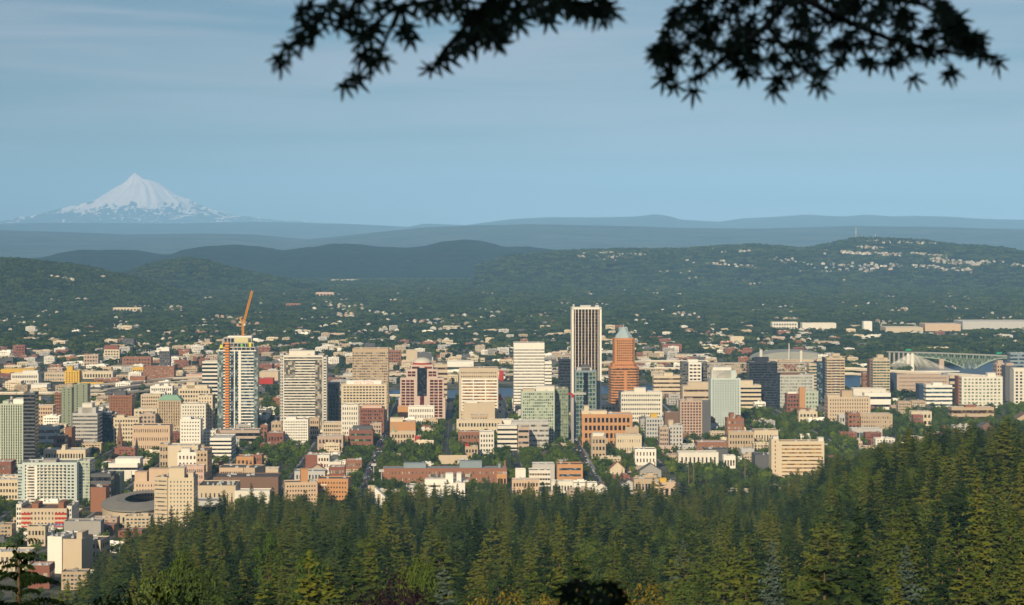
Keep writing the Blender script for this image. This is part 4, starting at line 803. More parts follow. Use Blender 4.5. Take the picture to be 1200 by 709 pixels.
B(765,792,560,590,'yellow','dark','plain',1,1,'bright yellow ochre building at the forest edge','shop',dep=14,roof='roofgrey') if 0 else B(765,792,566,588,'peach','dark','punch',1,4,'yellow ochre building at the forest edge','shop',dep=14,roof='roofgrey',pent=[(.3,.6,4,'yellow')])
def gable(x0, x1, yt, ye, yb, wc, rc, label, dep=14, name='house', group=None, front=True):
    D = Dof(yb); s = D/F; w = (x1-x0)*s; X = ((x0+x1)/2-600)*s; ze = H-(ye-HY)*s; zr = H-(yt-HY)*s
    o = empty(name, (X, D, 0), YAW, label=label, cat='house', group=group); FOOT.append((X, D+dep/2, w/2+2, dep/2+2)); LAND.append(((x0+x1)/2, D, label))
    q = MB(); q.box(-w/2, w/2, 0, dep, 0, ze); q.add([(-w/2,0,ze),(w/2,0,ze),(0,0,zr-.3)], [(0,1,2)]); q.build('wall', wall(wc), o)
    q = MB(); e = .7
    for sg in (-1, 1): q.add([(sg*(w/2+e),-e,ze-.5),(0,-e,zr),(0,dep+e,zr),(sg*(w/2+e),dep+e,ze-.5),(sg*(w/2+e),-e,ze-.8),(0,-e,zr-.3),(0,dep+e,zr-.3),(sg*(w/2+e),dep+e,ze-.8)], [(0,1,2,3),(4,5,1,0),(0,3,7,4),(7,6,5,4)])
    q.build('roof', surf(rc+'_roof', C[rc], var=.2, scale=.2), o)
    me = MB().box(-.6, .6, -.1, 0, 0, 1.5).mesh('window', G['dark'])
    for zz in (1.2, 4.4):
        if zz+1.5 > ze: continue
        for fx in (-.3, 0, .3): put('window', me, o, (fx*w, 0, zz))
    q = MB(); q.box(w*.2, w*.2+.9, dep*.4, dep*.4+.9, ze, zr+1); q.build('chimney', wall('brick'), o)
gable(715,732,541,549,560,'cream','rust','cream house with a steep rust-red gable below the tan house-front')
gable(750,775,543,551,562,'grey','dgrey','grey house with a wide dark gable behind the forest')
gable(728,746,562,567,574,'palegrey','dgrey','pale house with a dark gable left of the white hotel')
gable(697,712,566,571,580,'offwhite','dgrey','white house with a grey gable at the end of the main street')
gable(364,380,544,549,557,'pinktan','brown','pinkish double-gabled house before the dark brick corner building')
gable(806,822,531,536,545,'palegrey','dgrey','pale gabled house among street trees left of the brick warehouse')
gable(1146,1166,495,501,508,'brown','dgrey','dark shingled house between the right-hand trees',20)
gable(1190,1214,484,491,498,'tan','brown','brown-roofed house at the right edge among trees',24)
gable(780,797,505,509,518,'cream','roofgrey','cream gabled house right of the yellow-topped apartments')
# ---- east bank, larger ones
E = lambda *a, **k: B(*a, **{**dict(kind='warehouse', cat='building', units=1, side_win=False), **k})
E(15,29,405,418,'brick','dark','punch',4,4,'square brick block standing above the left east-bank trees',dep=22)
E(122,140,410,420,'cream','dark','punch',3,5,'cream school block with a brick top storey behind it',dep=22,pent=[(.0,.9,9,'brick')])
E(98,115,416,429,'pinktan','dark','punch',3,5,'pink flats on the east bank left of the yellow tower',dep=22,pent=[(0,.3,2,'rust')])
E(143,177,419,428,'rust','dark','punch',2,9,'long rust-red mill on the east bank',dep=26)
gt2 = E(187,199,412,445,'dgrey','dark','strip',10,4,'slim grey tower with a pale frame on the east bank',dep=20,pent=[(.1,.9,7,'white')],kind='high_rise')
E(168,204,430,449,'rust','pale','punch',7,16,'broad brown brick slab with pale window rows on the east bank',dep=26,wf=.55,hf=.4)
E(76,93,435,453,'yellow','black','punch',7,5,'ochre yellow tower block on the east bank',dep=24,wf=.35,pent=[(.1,.5,8,'yellow')],kind='apartment_building')
E(93,121,449,456,'yellow','dark','plain',1,1,'low yellow wing beside the ochre yellow block',dep=16)
E(1,40,433,442,'yellow','dark','plain',1,1,'long flat yellow warehouse near the left edge',dep=30,roof='roofgrey')
E(13,45,438,450,'offwhite','dark','punch',2,14,'white two-storey factory near the left edge',dep=30,roof='roofwhite',pent=[(.4,.95,5,'offwhite')])
E(34,55,451,459,'white','dark','plain',1,1,'bright white shed beside the freeway',dep=36,roof='roofwhite')
E(52,76,437,447,'sand','pale','punch',2,8,'long sand-coloured shop left of the ochre yellow block',dep=26)
E(97,132,436,444,'cream','dark','punch',1,10,'cream one-storey showroom right of the ochre yellow block',dep=26,roof='roofwhite')
bs = E(152,170,442,453,'rust','pale','plain',1,1,'red brick store with a row of white painted letters',dep=26,roof='roofwhite')
for i in range(7):     # lettering too small to read in the photo: white strokes at its place
    q = MB(); q.box(0, 2.6, -.25, -.05, 0, .7, bottom=True); q.box(0, .8, -.25, -.05, .72, 2.6, bottom=True); q.box(1.8, 2.6, -.25, -.05, (.72 if i % 2 else 1.6), 2.6, bottom=True)
    q.build('wall_letter', wall('white'), bs[0], (-bs[1]*.46+i*3.9, 0, bs[2]*.5))
E(155,170,431,439,'yellow','dark','punch',1,6,'small yellow shop above the brick store',dep=20)
E(218,240,439,446,'pink','dark','plain',1,1,'pink-fronted market hall beside the freeway',dep=40,roof='roofgrey')
E(303,320,444,450,'red','dark','plain',1,1,'crimson-walled hall right of the unfinished tower',dep=30,roof='roofgrey')
E(304,326,436,446,'sand','dark','plain',1,1,'sand hall with a white roof right of the unfinished tower',dep=40,roof='roofwhite')
E(776,799,404,412,'brick','dark','plain',1,1,'dark red brick hall right behind the orange tower',dep=30)
E(524,555,424,430,'white','dark','plain',1,1,'long bright white shed behind the tan tower',dep=40,roof='roofwhite')
E(585,590,435,446,'red','dark','plain',1,1,'small crimson block just right of the tan tower',dep=14)
E(856,872,395,402,'cream','dark','plain',1,1,'cream warehouse north of the arched hall',dep=30,roof='roofwhite')
E(905,935,378,386,'offwhite','dark','punch',2,9,'long white hospital far beyond the black tower',dep=40,roof='roofwhite',kind='hospital')
E(940,980,379,386,'offwhite','dark','plain',1,1,'second long white hall right of the far hospital',dep=40,roof='roofwhite')
E(1012,1022,377,388,'white','dark','plain',1,1,'bright white tower block far behind the cable bridge',dep=26)
E(1038,1082,384,390,'sand','dark','plain',1,1,'sand-coloured long plant far behind the bridge',dep=80,roof='roofwhite')
E(1084,1126,380,388,'peach','dark','plain',1,1,'peach long plant with a pale roof far behind the bridge',dep=80,roof='roofwhite')
E(1128,1215,377,386,'palegrey','dark','plain',1,1,'huge pale distribution hall near the right horizon',dep=120,roof='roofwhite')
E(335,352,356,359.5,'rust','dark','punch',1,4,'rust-coloured school in the valley right of the orange crane jib',dep=40)
E(370,391,343,348,'pink','dark','punch',1,5,'long pink hospital at the far edge of the valley',dep=60,roof='roofwhite')
E(388,420,328,330.5,'offwhite','dark','plain',1,1,'white hall at the foot of the far hills',dep=120)
E(132,165,361,365,'cream','dark','punch',1,8,'long cream school in the left valley trees',dep=50,roof='roofwhite')
E(55,62,327,331.5,'sand','dark','plain',1,1,'sand school on the wooded hill slope at left',dep=50,group=None) if 0 else None
# arched exhibition hall and low domes
D = Dof(424); s = D/F; ah = empty('arched_hall', ((930-600)*s, D, 0), 0, label='wide grey hall with a low arched roof on the east bank', cat='building'); LAND.append((930, D, 'low arched hall')); FOOT.append(((930-600)*s, D+60, 55*s, 66))
q = MB(); n = 20; wv = 45*s
for i in range(n+1):
    a = math.pi*i/n; x = -wv*math.cos(a); z = 3+18*math.sin(a)
    q.v += [(x, 0, z), (x, 110, z)]
for i in range(n): q.f.append((2*i, 2*i+2, 2*i+3, 2*i+1)); q.m.append(0)
q.f.append(tuple(2*i for i in range(n+1))[::-1]); q.m.append(0); q.build('roof', surf('arch_roof', (.33,.33,.29), var=.15), ah, smooth=False)
q = MB(); q.box(-wv-1, wv+1, -2, 112, 0, 5); q.build('wall', wall('sand'), ah)
for px, yt in ((890, 408), (924, 402)):
    q = MB(); q.tube([((px-930)*s, -10, 0), ((px-930)*s, -10, H-(yt-HY)*s)], [1.3, .8], 8); q.build('mast', wall('white'), ah)
for px, yt, yb, lab in ((939, 411, 430, 'pale round chimney by the low arched hall'), (892, 410, 428, 'white twin-flue stack behind the railway truss')):
    D = Dof(yb); s = D/F; o = empty('chimney', ((px-600)*s, D, 0), 0, label=lab, cat='chimney'); q = MB(); q.tube([(0,0,0), (0,0,H-(yt-HY)*s)], [3.4, 2.8], 12); q.build('shaft', wall('offwhite'), o); q = MB(); q.tube([(0,0,H-(yt-HY)*s+.05), (0,0,H-(yt-HY)*s+1.5)], 3.1, 12); q.build('cap', wall('grey'), o)
# floodlight poles by the school field
for i, (px, yt, yb) in enumerate(((438, 544, 566), (447, 551, 572), (873, 538, 570), (807, 545, 575), (813, 543, 577))):
    D = Dof(yb); s = D/F; X = (px-600)*s; z0 = max(0, terr(X, D)); h = H-(yt-HY)*s-z0
    o = empty('floodlight' if i < 2 else 'utility_pole', (X, D, z0), 0, label=['left floodlight mast beside the field below the brick school','right, slightly lower floodlight mast beside the field','brown utility pole left of the wide cream slab','left one of two brown poles behind the forest edge','right one of two brown poles behind the forest edge'][i], cat='floodlight' if i < 2 else 'pole')
    q = MB(); q.tube([(0,0,0), (0,0,h)], [.55, .35], 6); q.build('pole', wall('palegrey' if i < 2 else 'brown'), o)
    if i < 2: q = MB(); q.box(-2.6, 2.6, -.4, .4, h-1.8, h+.8, bottom=True); q.build('lamp_frame', wall('palegrey'), o)
    else: q = MB(); q.box(-1.2, 1.2, -.12, .12, h-1.3, h-1, bottom=True); q.build('crossarm', wall('brown'), o)
# ================================================================ BRIDGES AND FREEWAYS
def path_pts(pts): return [at(*(p if len(p) > 2 else (p[0], p[1], (H-ZV)*F/(p[1]-HY)))) for p in pts]
def viaduct(label, pts, wd=14, th=2.4, pier=45, name='viaduct', col='sand', rail=True, group=None, zv=9.5):
    global ZV
    ZV = zv; P = path_pts(pts); o = empty(name, (P[0].x, P[0].y, 0), 0, label=label, cat='elevated road', group=group); B0 = Vector((P[0].x, P[0].y, 0))
    L_, R_ = [], []
    for i, p in enumerate(P):
        d = (P[min(i+1, len(P)-1)]-P[max(i-1, 0)]); n = Vector((-d.y, d.x, 0)).normalized()*wd/2; L_.append(p+n-B0); R_.append(p-n-B0)
    q = MB()
    for i in range(len(P)-1):
        a, b, c, d = L_[i], R_[i], R_[i+1], L_[i+1]; dz = Vector((0,0,-th))
        q.add([a,b,c,d,a+dz,b+dz,c+dz,d+dz], [(0,1,2,3),(7,6,5,4),(0,4,5,1),(1,5,6,2),(2,6,7,3),(3,7,4,0)])
    q.build('deck', wall(col), o)
    if rail:
        for S_ in (L_, R_):
            q = MB()
            for i in range(len(P)-1):
                a, b = S_[i], S_[i+1]; q.add([a, b, b+Vector((0,0,1)), a+Vector((0,0,1)), a+Vector((.3,.3,0)), b+Vector((.3,.3,0)), b+Vector((.3,.3,1)), a+Vector((.3,.3,1))], [(0,1,2,3),(7,6,5,4),(3,2,6,7)])
            q.build('parapet', wall('offwhite'), o)
    acc = 0
    for i in range(len(P)-1):
        a, b = (L_[i]+R_[i])/2, (L_[i+1]+R_[i+1])/2; ln = (b-a).length; k = 0
        while acc <= ln:
            c = a+(b-a)*(acc/ln); q = MB(); q.box(c.x-1.6, c.x+1.6, c.y-1.6, c.y+1.6, -8, c.z-th-1.3); q.box(c.x-wd*.42, c.x+wd*.42, c.y-1.5, c.y+1.5, c.z-th-1.29, c.z-th-.02, bottom=True); q.build('pier', wall(col), o); acc += pier
        acc -= ln
    return o
viaduct('long pale freeway deck crossing behind the far left towers', [(-20,460.5),(60,460),(120,457),(165,451),(215,447),(250,445)], 18)
viaduct('upper freeway ramp curving behind the brown brick slab', [(95,452),(150,448),(200,443),(260,441)], 11)
viaduct('lower freeway ramp under the ochre yellow block', [(70,463),(130,461),(180,456),(235,452)], 10)
viaduct('pale freeway deck between the big pale hotel and the domed tower', [(395,441),(450,439),(520,437),(600,433)], 16)
viaduct('lower riverside deck behind the domed tower', [(380,466),(440,463),(480,463)], 9)
viaduct('freeway deck right of the tan tower with amber windows', [(575,440),(640,436),(700,431)], 14)
viaduct('upper of two freeway decks behind the orange brick tower', [(700,425),(760,423),(830,423)], 16, zv=18)
viaduct('lower of two freeway decks behind the orange brick tower', [(700,433),(760,431),(830,432)], 16)
viaduct('double-deck river bridge ramp sweeping right below the cable bridge', [(945,431,4150),(1000,431.5,4120),(1045,434.5,4080),(1100,437,4020),(1160,441,3950)], 20, 3.2, 50, name='bridge')
viaduct('lower deck of the sweeping river bridge', [(945,437,4140),(1000,437.5,4110),(1045,440,4070),(1110,442.5,4000)], 18, 2.4, 50)
viaduct('far ramp behind the tan and teal tower', [(1100,426,4300),(1150,438,4100)], 9) if 0 else None
# truss bridge
D = 4250; s = D/F; tb = empty('truss_bridge', ((888-600)*s, D, 0), 0, label='sand-coloured steel truss bridge behind the black glass tower', cat='bridge')
zt, zb_ = H-(426-HY)*s, H-(436-HY)*s; x0, x1 = (828-888)*s, (950-888)*s; sm = wall('sand')
for yy in (0, 18):
    q = MB()
    for z_ in (zt, zb_): q.tube([(x0, yy, z_), (x1, yy, z_)], .85, 4)
    n = 18
    for i in range(n):
        a = x0+(x1-x0)*i/n; b = x0+(x1-x0)*(i+1)/n
        q.tube([(a, yy, zt if i % 2 else zb_), (b, yy, zb_ if i % 2 else zt)], .6, 4); q.tube([(a, yy, zt), (a, yy, zb_)], .35, 4)
    q.build('truss', sm, tb)
for z_ in (zt+.9, zb_): q = MB(); q.box(x0, x1, .9, 17.1, z_-.4, z_+.6, bottom=True); q.build('deck', wall('grey'), tb)
for fx in (0, .28, .75, 1): q = MB(); q.box(x0+(x1-x0)*fx-2.5, x0+(x1-x0)*fx+2.5, 0, 18, -8, zb_-.9); q.build('pier', wall('sand'), tb)
# cable-stayed bridge
D = 4480; s = D/F; cb = empty('cable_bridge', ((1069-600)*s, D, 0), 0, label='white cable-stayed bridge with a fan of cables', cat='bridge')
zd = H-(434.5-HY)*s; cw = wall('white')
for dx, dy, yt in ((0, 0, 414), (4.5*s, 90, 417)):
    q = MB(); q.add([(dx-2.9,dy-3,-8),(dx+2.9,dy-3,-8),(dx+2.9,dy+3,-8),(dx-2.9,dy+3,-8),(dx-2.3,dy-2,H-(yt-HY)*s),(dx+2.3,dy-2,H-(yt-HY)*s),(dx+2.3,dy+2,H-(yt-HY)*s),(dx-2.3,dy+2,H-(yt-HY)*s)], [(0,1,5,4),(1,2,6,5),(2,3,7,6),(3,0,4,7),(4,5,6,7)]); q.build('pylon', cw, cb)
q = MB(); q.box(-60*s, 55*s, -5, 5, zd-1.6, zd, bottom=True); q.build('deck', cw, cb)
zt = H-(415-HY)*s
for sg, ln in ((-1, 40), (1, 49)):
    for i in range(1, 15): q = MB(); q.tube([(sg*1.8, 0, zt-1.9*(14-i)*.55), (sg*ln*s*i/14, 0, zd)], .30, 4); q.build('cable', cw, cb)
for sg, ln in ((-1, 30), (1, 46)):
    for i in range(1, 11): q = MB(); q.tube([(4.5*s+sg*1.8, 90, zt-5-1.9*(11-i)*.6), (4.5*s+sg*ln*s*i/11, 90, zd+1)], .26, 4); q.build('cable', cw, cb)
# green steel cantilever arch bridge
D = 4620; s = D/F; ab = empty('arch_bridge', ((1137-600)*s, D, 0), R(-2), label='green steel truss bridge with arched lower chords over the river', cat='bridge')
gm_ = surf('green_steel', (.36,.45,.36), var=.12); zx = lambda px: (px-1137)*s; zz = lambda py: H-(py-HY)*s
low = [(1072,418.5),(1085,419),(1100,420.5),(1113,424),(1125,429),(1134,433.5),(1140,433.5),(1148,429),(1158,424),(1168,420.5),(1178,419.5),(1188,421.5),(1200,428),(1212,434)]
top_ = lambda px: lerp(px, [(1040,412),(1100,413.2),(1137,414.6),(1180,416.4),(1215,418)])
for yy in (0, 13):
    q = MB(); xs_ = [1072+i*3.6 for i in range(39)]
    up = [(zx(x), yy, zz(top_(x)+1.2)) for x in xs_]; lo_ = [(zx(x), yy, zz(lerp(x, low))) for x in xs_]
    q.tube(up, .75, 4); q.tube(lo_, .95, 4)
    for i in range(len(xs_)-1):
        q.tube([up[i], lo_[i]], .38, 4, cap=False); q.tube([up[i], lo_[i+1]] if i % 2 else [lo_[i], up[i+1]], .42, 4, cap=False)
    q.build('truss', gm_, ab)
q = MB()
for a, b in ((1040, 1100), (1100, 1137), (1137, 1180), (1180, 1215)):
    q.add([(zx(a),-1,zz(top_(a))),(zx(b),-1,zz(top_(b))),(zx(b),14,zz(top_(b))),(zx(a),14,zz(top_(a))),(zx(a),-1,zz(top_(a)+1)),(zx(b),-1,zz(top_(b)+1)),(zx(b),14,zz(top_(b)+1)),(zx(a),14,zz(top_(a)+1))], [(0,1,2,3),(0,4,5,1),(7,6,5,4),(2,6,7,3)])
q.build('deck', wall('grey'), ab)
q = MB(); q.box(zx(1134.3), zx(1140), -2, 15, -8, zz(433.4)); q.box(zx(1133.5), zx(1140.7), -3, 16, -8, zz(437)); q.build('pier', wall('sand'), ab)
q = MB(); q.box(zx(1101), zx(1106.5), -1, 14, -8, zz(420.6)); q.build('pier', wall('pinktan'), ab)
for i in range(6): q = MB(); q.box(zx(1042+i*5.4), zx(1044+i*5.4), 0, 13, -8, zz(top_(1042)+1)); q.build('approach_pier', wall('grey'), ab)
for px in (1062, 1168): q = MB(); q.box(zx(px), zx(px+6), 1, 1.4, zz(top_(px)-3.4), zz(top_(px)-1)); q.box(zx(px), zx(px)+.5, 1.05, 1.35, zz(top_(px)), zz(top_(px)-1)-.01); q.build('road_sign', surf('sign_green', (.02,.30,.17), var=.03), ab)
# masts on the right-hand hill
for px, yt, yb, w_, lab in ((1003, 267, 282, 2.2, 'tall lattice mast on the summit of the right-hand hill'), (1009.8, 276.5, 281, 6, 'stubby white water tower beside the tall mast'), (1026, 275, 281, 3, 'short pale mast right of the water tower')):
    D = 13500; s = D/F; X = (px-600)*s; o = empty('water_tower' if w_ == 6 else 'radio_mast', (X, D, max(0, H-(yb-HY)*s-25)), 0, label=lab, cat='mast' if w_ != 6 else 'tower'); h = H-(yt-HY)*s-o.location.z
    q = MB(); q.tube([(0,0,0), (0,0,h)], [w_, w_*.6], 6); q.build('shaft', wall('offwhite'), o)
    if w_ == 2.2: q = MB(); q.tube([(0,0,h+.1), (0,0,h+7)], [1, .5], 5); q.tube([(0,0,h*.55),(0,0,h*.62)], 2.6, 6); q.build('antenna', wall('red'), o)
# ================================================================ VEGETATION
bark = surf('bark', (.13,.085,.05), var=.3, scale=1.2); bark_d = surf('dark_bark', (.06,.045,.03), var=.3, scale=1.2)
fm_con = foliage('conifer_needles', [(.006,.017,.005), (.016,.036,.007), (.046,.072,.010), (.095,.118,.013), (.135,.142,.016), (.032,.072,.020)], .08)
fm_blue = foliage('blue_needles', [(.05,.078,.058), (.085,.12,.09)], .2)
fm_br = foliage('leaves', [(.022,.042,.009), (.036,.062,.011), (.055,.09,.012), (.09,.13,.015), (.065,.07,.015)], .12)
fm_lime = foliage('lime_leaves', [(.045,.085,.010), (.08,.115,.013)], .3)
fm_gold = foliage('golden_leaves', [(.13,.10,.012), (.21,.15,.015)], .5)
fm_purple = foliage('purple_leaves', [(.020,.009,.012), (.035,.014,.018)], .4)
fm_city = foliage('street_tree_leaves', [(.020,.042,.008), (.045,.078,.010), (.080,.125,.012), (.145,.19,.014)], .06); fm_citylime = foliage('young_leaves', [(.11,.17,.012), (.17,.22,.02)], .3)
fm_far = foliage('far_canopy', [(.006,.015,.005), (.018,.038,.008), (.050,.076,.012), (.115,.14,.018)], .02)  # darkest greens also imitate shadow between the far crowns
def conifer_meshes(seed, h=34, r=6.4, whorls=32, nb=14, spray=15, droop=.28, taper=.85, mat=None, lo=.07, gap=.06, fine=.74):
    rr = random.Random(seed); q = MB(); lean = (rr.uniform(-.3, .3), rr.uniform(-.3, .3))
    for k in range(whorls):
        t = lo+(1-lo)*(k+rr.uniform(-.3, .3))/whorls; z = h*t
        R_ = r*(max(0, 1-t)**taper)*(.42+.58*min(1, (t-lo+.05)/.22))*rr.uniform(.78, 1.12)+.25
        n = max(4, int(nb*(.55+.45*(1-t)))); a0 = rr.uniform(0, 6.28)
        for i in range(n):
            if rr.random() < gap: continue
            a = a0+6.283*(i+rr.uniform(-.3, .3))/n; L0 = R_*rr.uniform(.5, 1.25); zb = z+rr.uniform(-.75, .75)*h*(1-lo)/whorls*(1.6-t); ca, sa = math.cos(a), math.sin(a); up = rr.uniform(-.02, .22)+.35*t
            m = max(3, int(spray*L0/r)+2)
            for j in range(m):
                f = (j+.6)/m; rad = L0*f; zc = zb+up*rad-droop*rad*rad/max(L0, .5)*1.2
                wdt = ((.34+.55*(1-abs(f-.45)*1.3))*.22*L0+.26)*fine; ln = L0/m*1.35+.22*fine
                px_, py_ = ca*rad, sa*rad
                for sgn in (-1, 1):
                    tw = rr.uniform(.1, .55); dz = -rr.uniform(-.5, 1.5)*wdt; o = rr.uniform(.5, 1.15)
                    ax, ay = px_-ca*ln*.4, py_-sa*ln*.4
                    ex, ey = px_+ca*ln*tw-sa*sgn*wdt*o*1.5, py_+sa*ln*tw+ca*sgn*wdt*o*1.5
                    bx, by = px_+ca*ln*.6, py_+sa*ln*.6
                    q.f.append((len(q.v), len(q.v)+1, len(q.v)+2)); q.m.append(0)
                    q.v += [(ax, ay, zc+.06), (ex, ey, zc+dz), (bx, by, zc-.12-rr.random()*.1)]
    for j in range(10):   # leader
        a = rr.uniform(0, 6.28); z = h*(.965+.004*j); q.f.append((len(q.v), len(q.v)+1, len(q.v)+2)); q.m.append(0); q.v += [(0,0,z+.5*fine), (.35*fine*math.cos(a), .35*fine*math.sin(a), z-.1), (.1*fine,0,z-.3*fine)]
    crown = q.mesh('crown', mat or fm_con)
    tb = MB(); tb.tube([(0,0,-3), (.05,0,h*.35), (0,.05,h*.7), (0,0,h*.97)], [.42, .32, .18, .04], 6); trunk = tb.mesh('trunk', bark, smooth=True)
    return crown, trunk
def broadleaf_meshes(seed, h=16, r=6, n_l=16, per=110, leaf=.62, mat=None, trunk_h=.3, squash=.9):
    rr = random.Random(seed); q = MB(); tb = MB(); cz = h*(.5+trunk_h*.5); rz = h*(1-trunk_h)/2
    tb.tube([(0,0,-2), (0,0,h*.35), (.2,.1,h*.6)], [.45*h/16, .3*h/16, .1], 6)
    for k in range(n_l):
        while True:
            p = Vector((rr.uniform(-1, 1), rr.uniform(-1, 1), rr.uniform(-1, 1)))
            if .25 < p.length < 1: break
        p *= .78; c = Vector((p.x*r, p.y*r, cz+p.z*rz)); lr = r*rr.uniform(.26, .46)
        tb.tube([(0,0,h*.3), tuple(c*.5+Vector((0,0,h*.2))), tuple(c)], [.16*h/16, .1*h/16, .03], 4)
        for j in range(per):
            d = Vector((rr.gauss(0,1), rr.gauss(0,1), rr.gauss(0,1)+.25)).normalized(); pp = c+Vector((d.x*lr, d.y*lr, d.z*lr*squash))*rr.uniform(.72, 1.08)
            nrm = (d+Vector((rr.uniform(-.6,.6), rr.uniform(-.6,.6), rr.uniform(-.4,.6)))).normalized(); u = nrm.orthogonal().normalized(); u.rotate(Matrix.Rotation(rr.uniform(0,6.28), 3, nrm)); v = nrm.cross(u); s = leaf*rr.uniform(.6, 1.25)
            b = len(q.v); q.v += [tuple(pp-u*s*.8), tuple(pp-v*s*.42), tuple(pp+u*s*.8), tuple(pp+v*s*.42)]; q.f.append((b, b+1, b+2, b+3)); q.m.append(0)
    return q.mesh('crown', mat or fm_br), tb.mesh('trunk', bark, smooth=True)
def tree(name, meshes, loc, sc, rz, **k):
    o = empty(name, loc, rz, **k); o.scale = sc if isinstance(sc, tuple) else (sc, sc, sc)
    put('crown', meshes[0], o); put('trunk', meshes[1], o); return o
CON = [conifer_meshes(1), conifer_meshes(2, r=5.4, whorls=36, droop=.35), conifer_meshes(3, r=7.4, whorls=26, droop=.2, taper=.7, gap=.12), conifer_meshes(4, r=4.6, whorls=38, droop=.42),
       conifer_meshes(5, r=7.0, whorls=22, taper=.55, gap=.18, lo=.15, droop=.12), conifer_meshes(6, r=6.0, droop=.5, whorls=30)]
BLUE = conifer_meshes(7, r=7.5, whorls=38, nb=14, mat=fm_blue, droop=.15, taper=.8, gap=.03)
BR = [broadleaf_meshes(11, n_l=22, per=420, leaf=.29), broadleaf_meshes(12, r=7, n_l=28, per=420, leaf=.29), broadleaf_meshes(13, h=18, r=5, squash=1.2, n_l=22, per=420, leaf=.29)]
LIME = broadleaf_meshes(14, mat=fm_lime, h=20, r=4.2, n_l=26, per=260, leaf=.30, trunk_h=.12); GOLD = broadleaf_meshes(15, mat=fm_gold, r=7.5, n_l=30, per=300, leaf=.28); PURP = broadleaf_meshes(16, mat=fm_purple, r=7.5, n_l=30, per=300, leaf=.30)
def scatter(name, variants, pts, kind='stuff', label=None):
    """one object of uncountable things: instances of real meshes on points. pts rows: x y z rz sx sz var"""
    P = np.array(pts, dtype=np.float32); me = bpy.data.meshes.new(name); me.vertices.add(len(P)); me.vertices.foreach_set('co', P[:, :3].ravel())
    a = me.attributes.new('rot', 'FLOAT_VECTOR', 'POINT'); rr_ = np.zeros((len(P), 3), np.float32); rr_[:, 2] = P[:, 3]; a.data.foreach_set('vector', rr_.ravel())
    a = me.attributes.new('scl', 'FLOAT_VECTOR', 'POINT'); a.data.foreach_set('vector', np.stack([P[:, 4], P[:, 4], P[:, 5]], 1).ravel().copy())
    a = me.attributes.new('var', 'INT', 'POINT'); a.data.foreach_set('value', P[:, 6].astype(np.int32))
    o = put(name, me, kind=kind, label=label)
    ng = bpy.data.node_groups.new(name, 'GeometryNodeTree'); ng.interface.new_socket('Geometry', in_out='INPUT', socket_type='NodeSocketGeometry'); ng.interface.new_socket('Geometry', in_out='OUTPUT', socket_type='NodeSocketGeometry')
    n = ng.nodes.new; l = ng.links.new; gi = n('NodeGroupInput'); go = n('NodeGroupOutput'); jn = n('GeometryNodeJoinGeometry')
    def attr(nm, ty): x = n('GeometryNodeInputNamedAttribute'); x.data_type = ty; x.inputs[0].default_value = nm; return x.outputs[0]
    ro, sc_, va = attr('rot', 'FLOAT_VECTOR'), attr('scl', 'FLOAT_VECTOR'), attr('var', 'INT')
    for i, vo in enumerate(variants):
        ob = n('GeometryNodeObjectInfo'); ob.inputs['Object'].default_value = vo; ob.transform_space = 'ORIGINAL'; ob.inputs['As Instance'].default_value = True
        cp = n('FunctionNodeCompare'); cp.data_type = 'INT'; cp.operation = 'EQUAL'
        si = [s_ for s_ in cp.inputs if s_.type == 'INT' and s_.enabled]; l(va, si[0]); si[1].default_value = i
        ip = n('GeometryNodeInstanceOnPoints'); l(gi.outputs[0], ip.inputs['Points']); l(cp.outputs[0], ip.inputs['Selection']); l(ob.outputs['Geometry'], ip.inputs['Instance']); l(ro, ip.inputs['Rotation']); l(sc_, ip.inputs['Scale']); l(ip.outputs[0], jn.inputs[0])
    l(jn.outputs[0], go.inputs[0]); md = o.modifiers.new('scatter', 'NODES'); md.node_group = ng
    return o
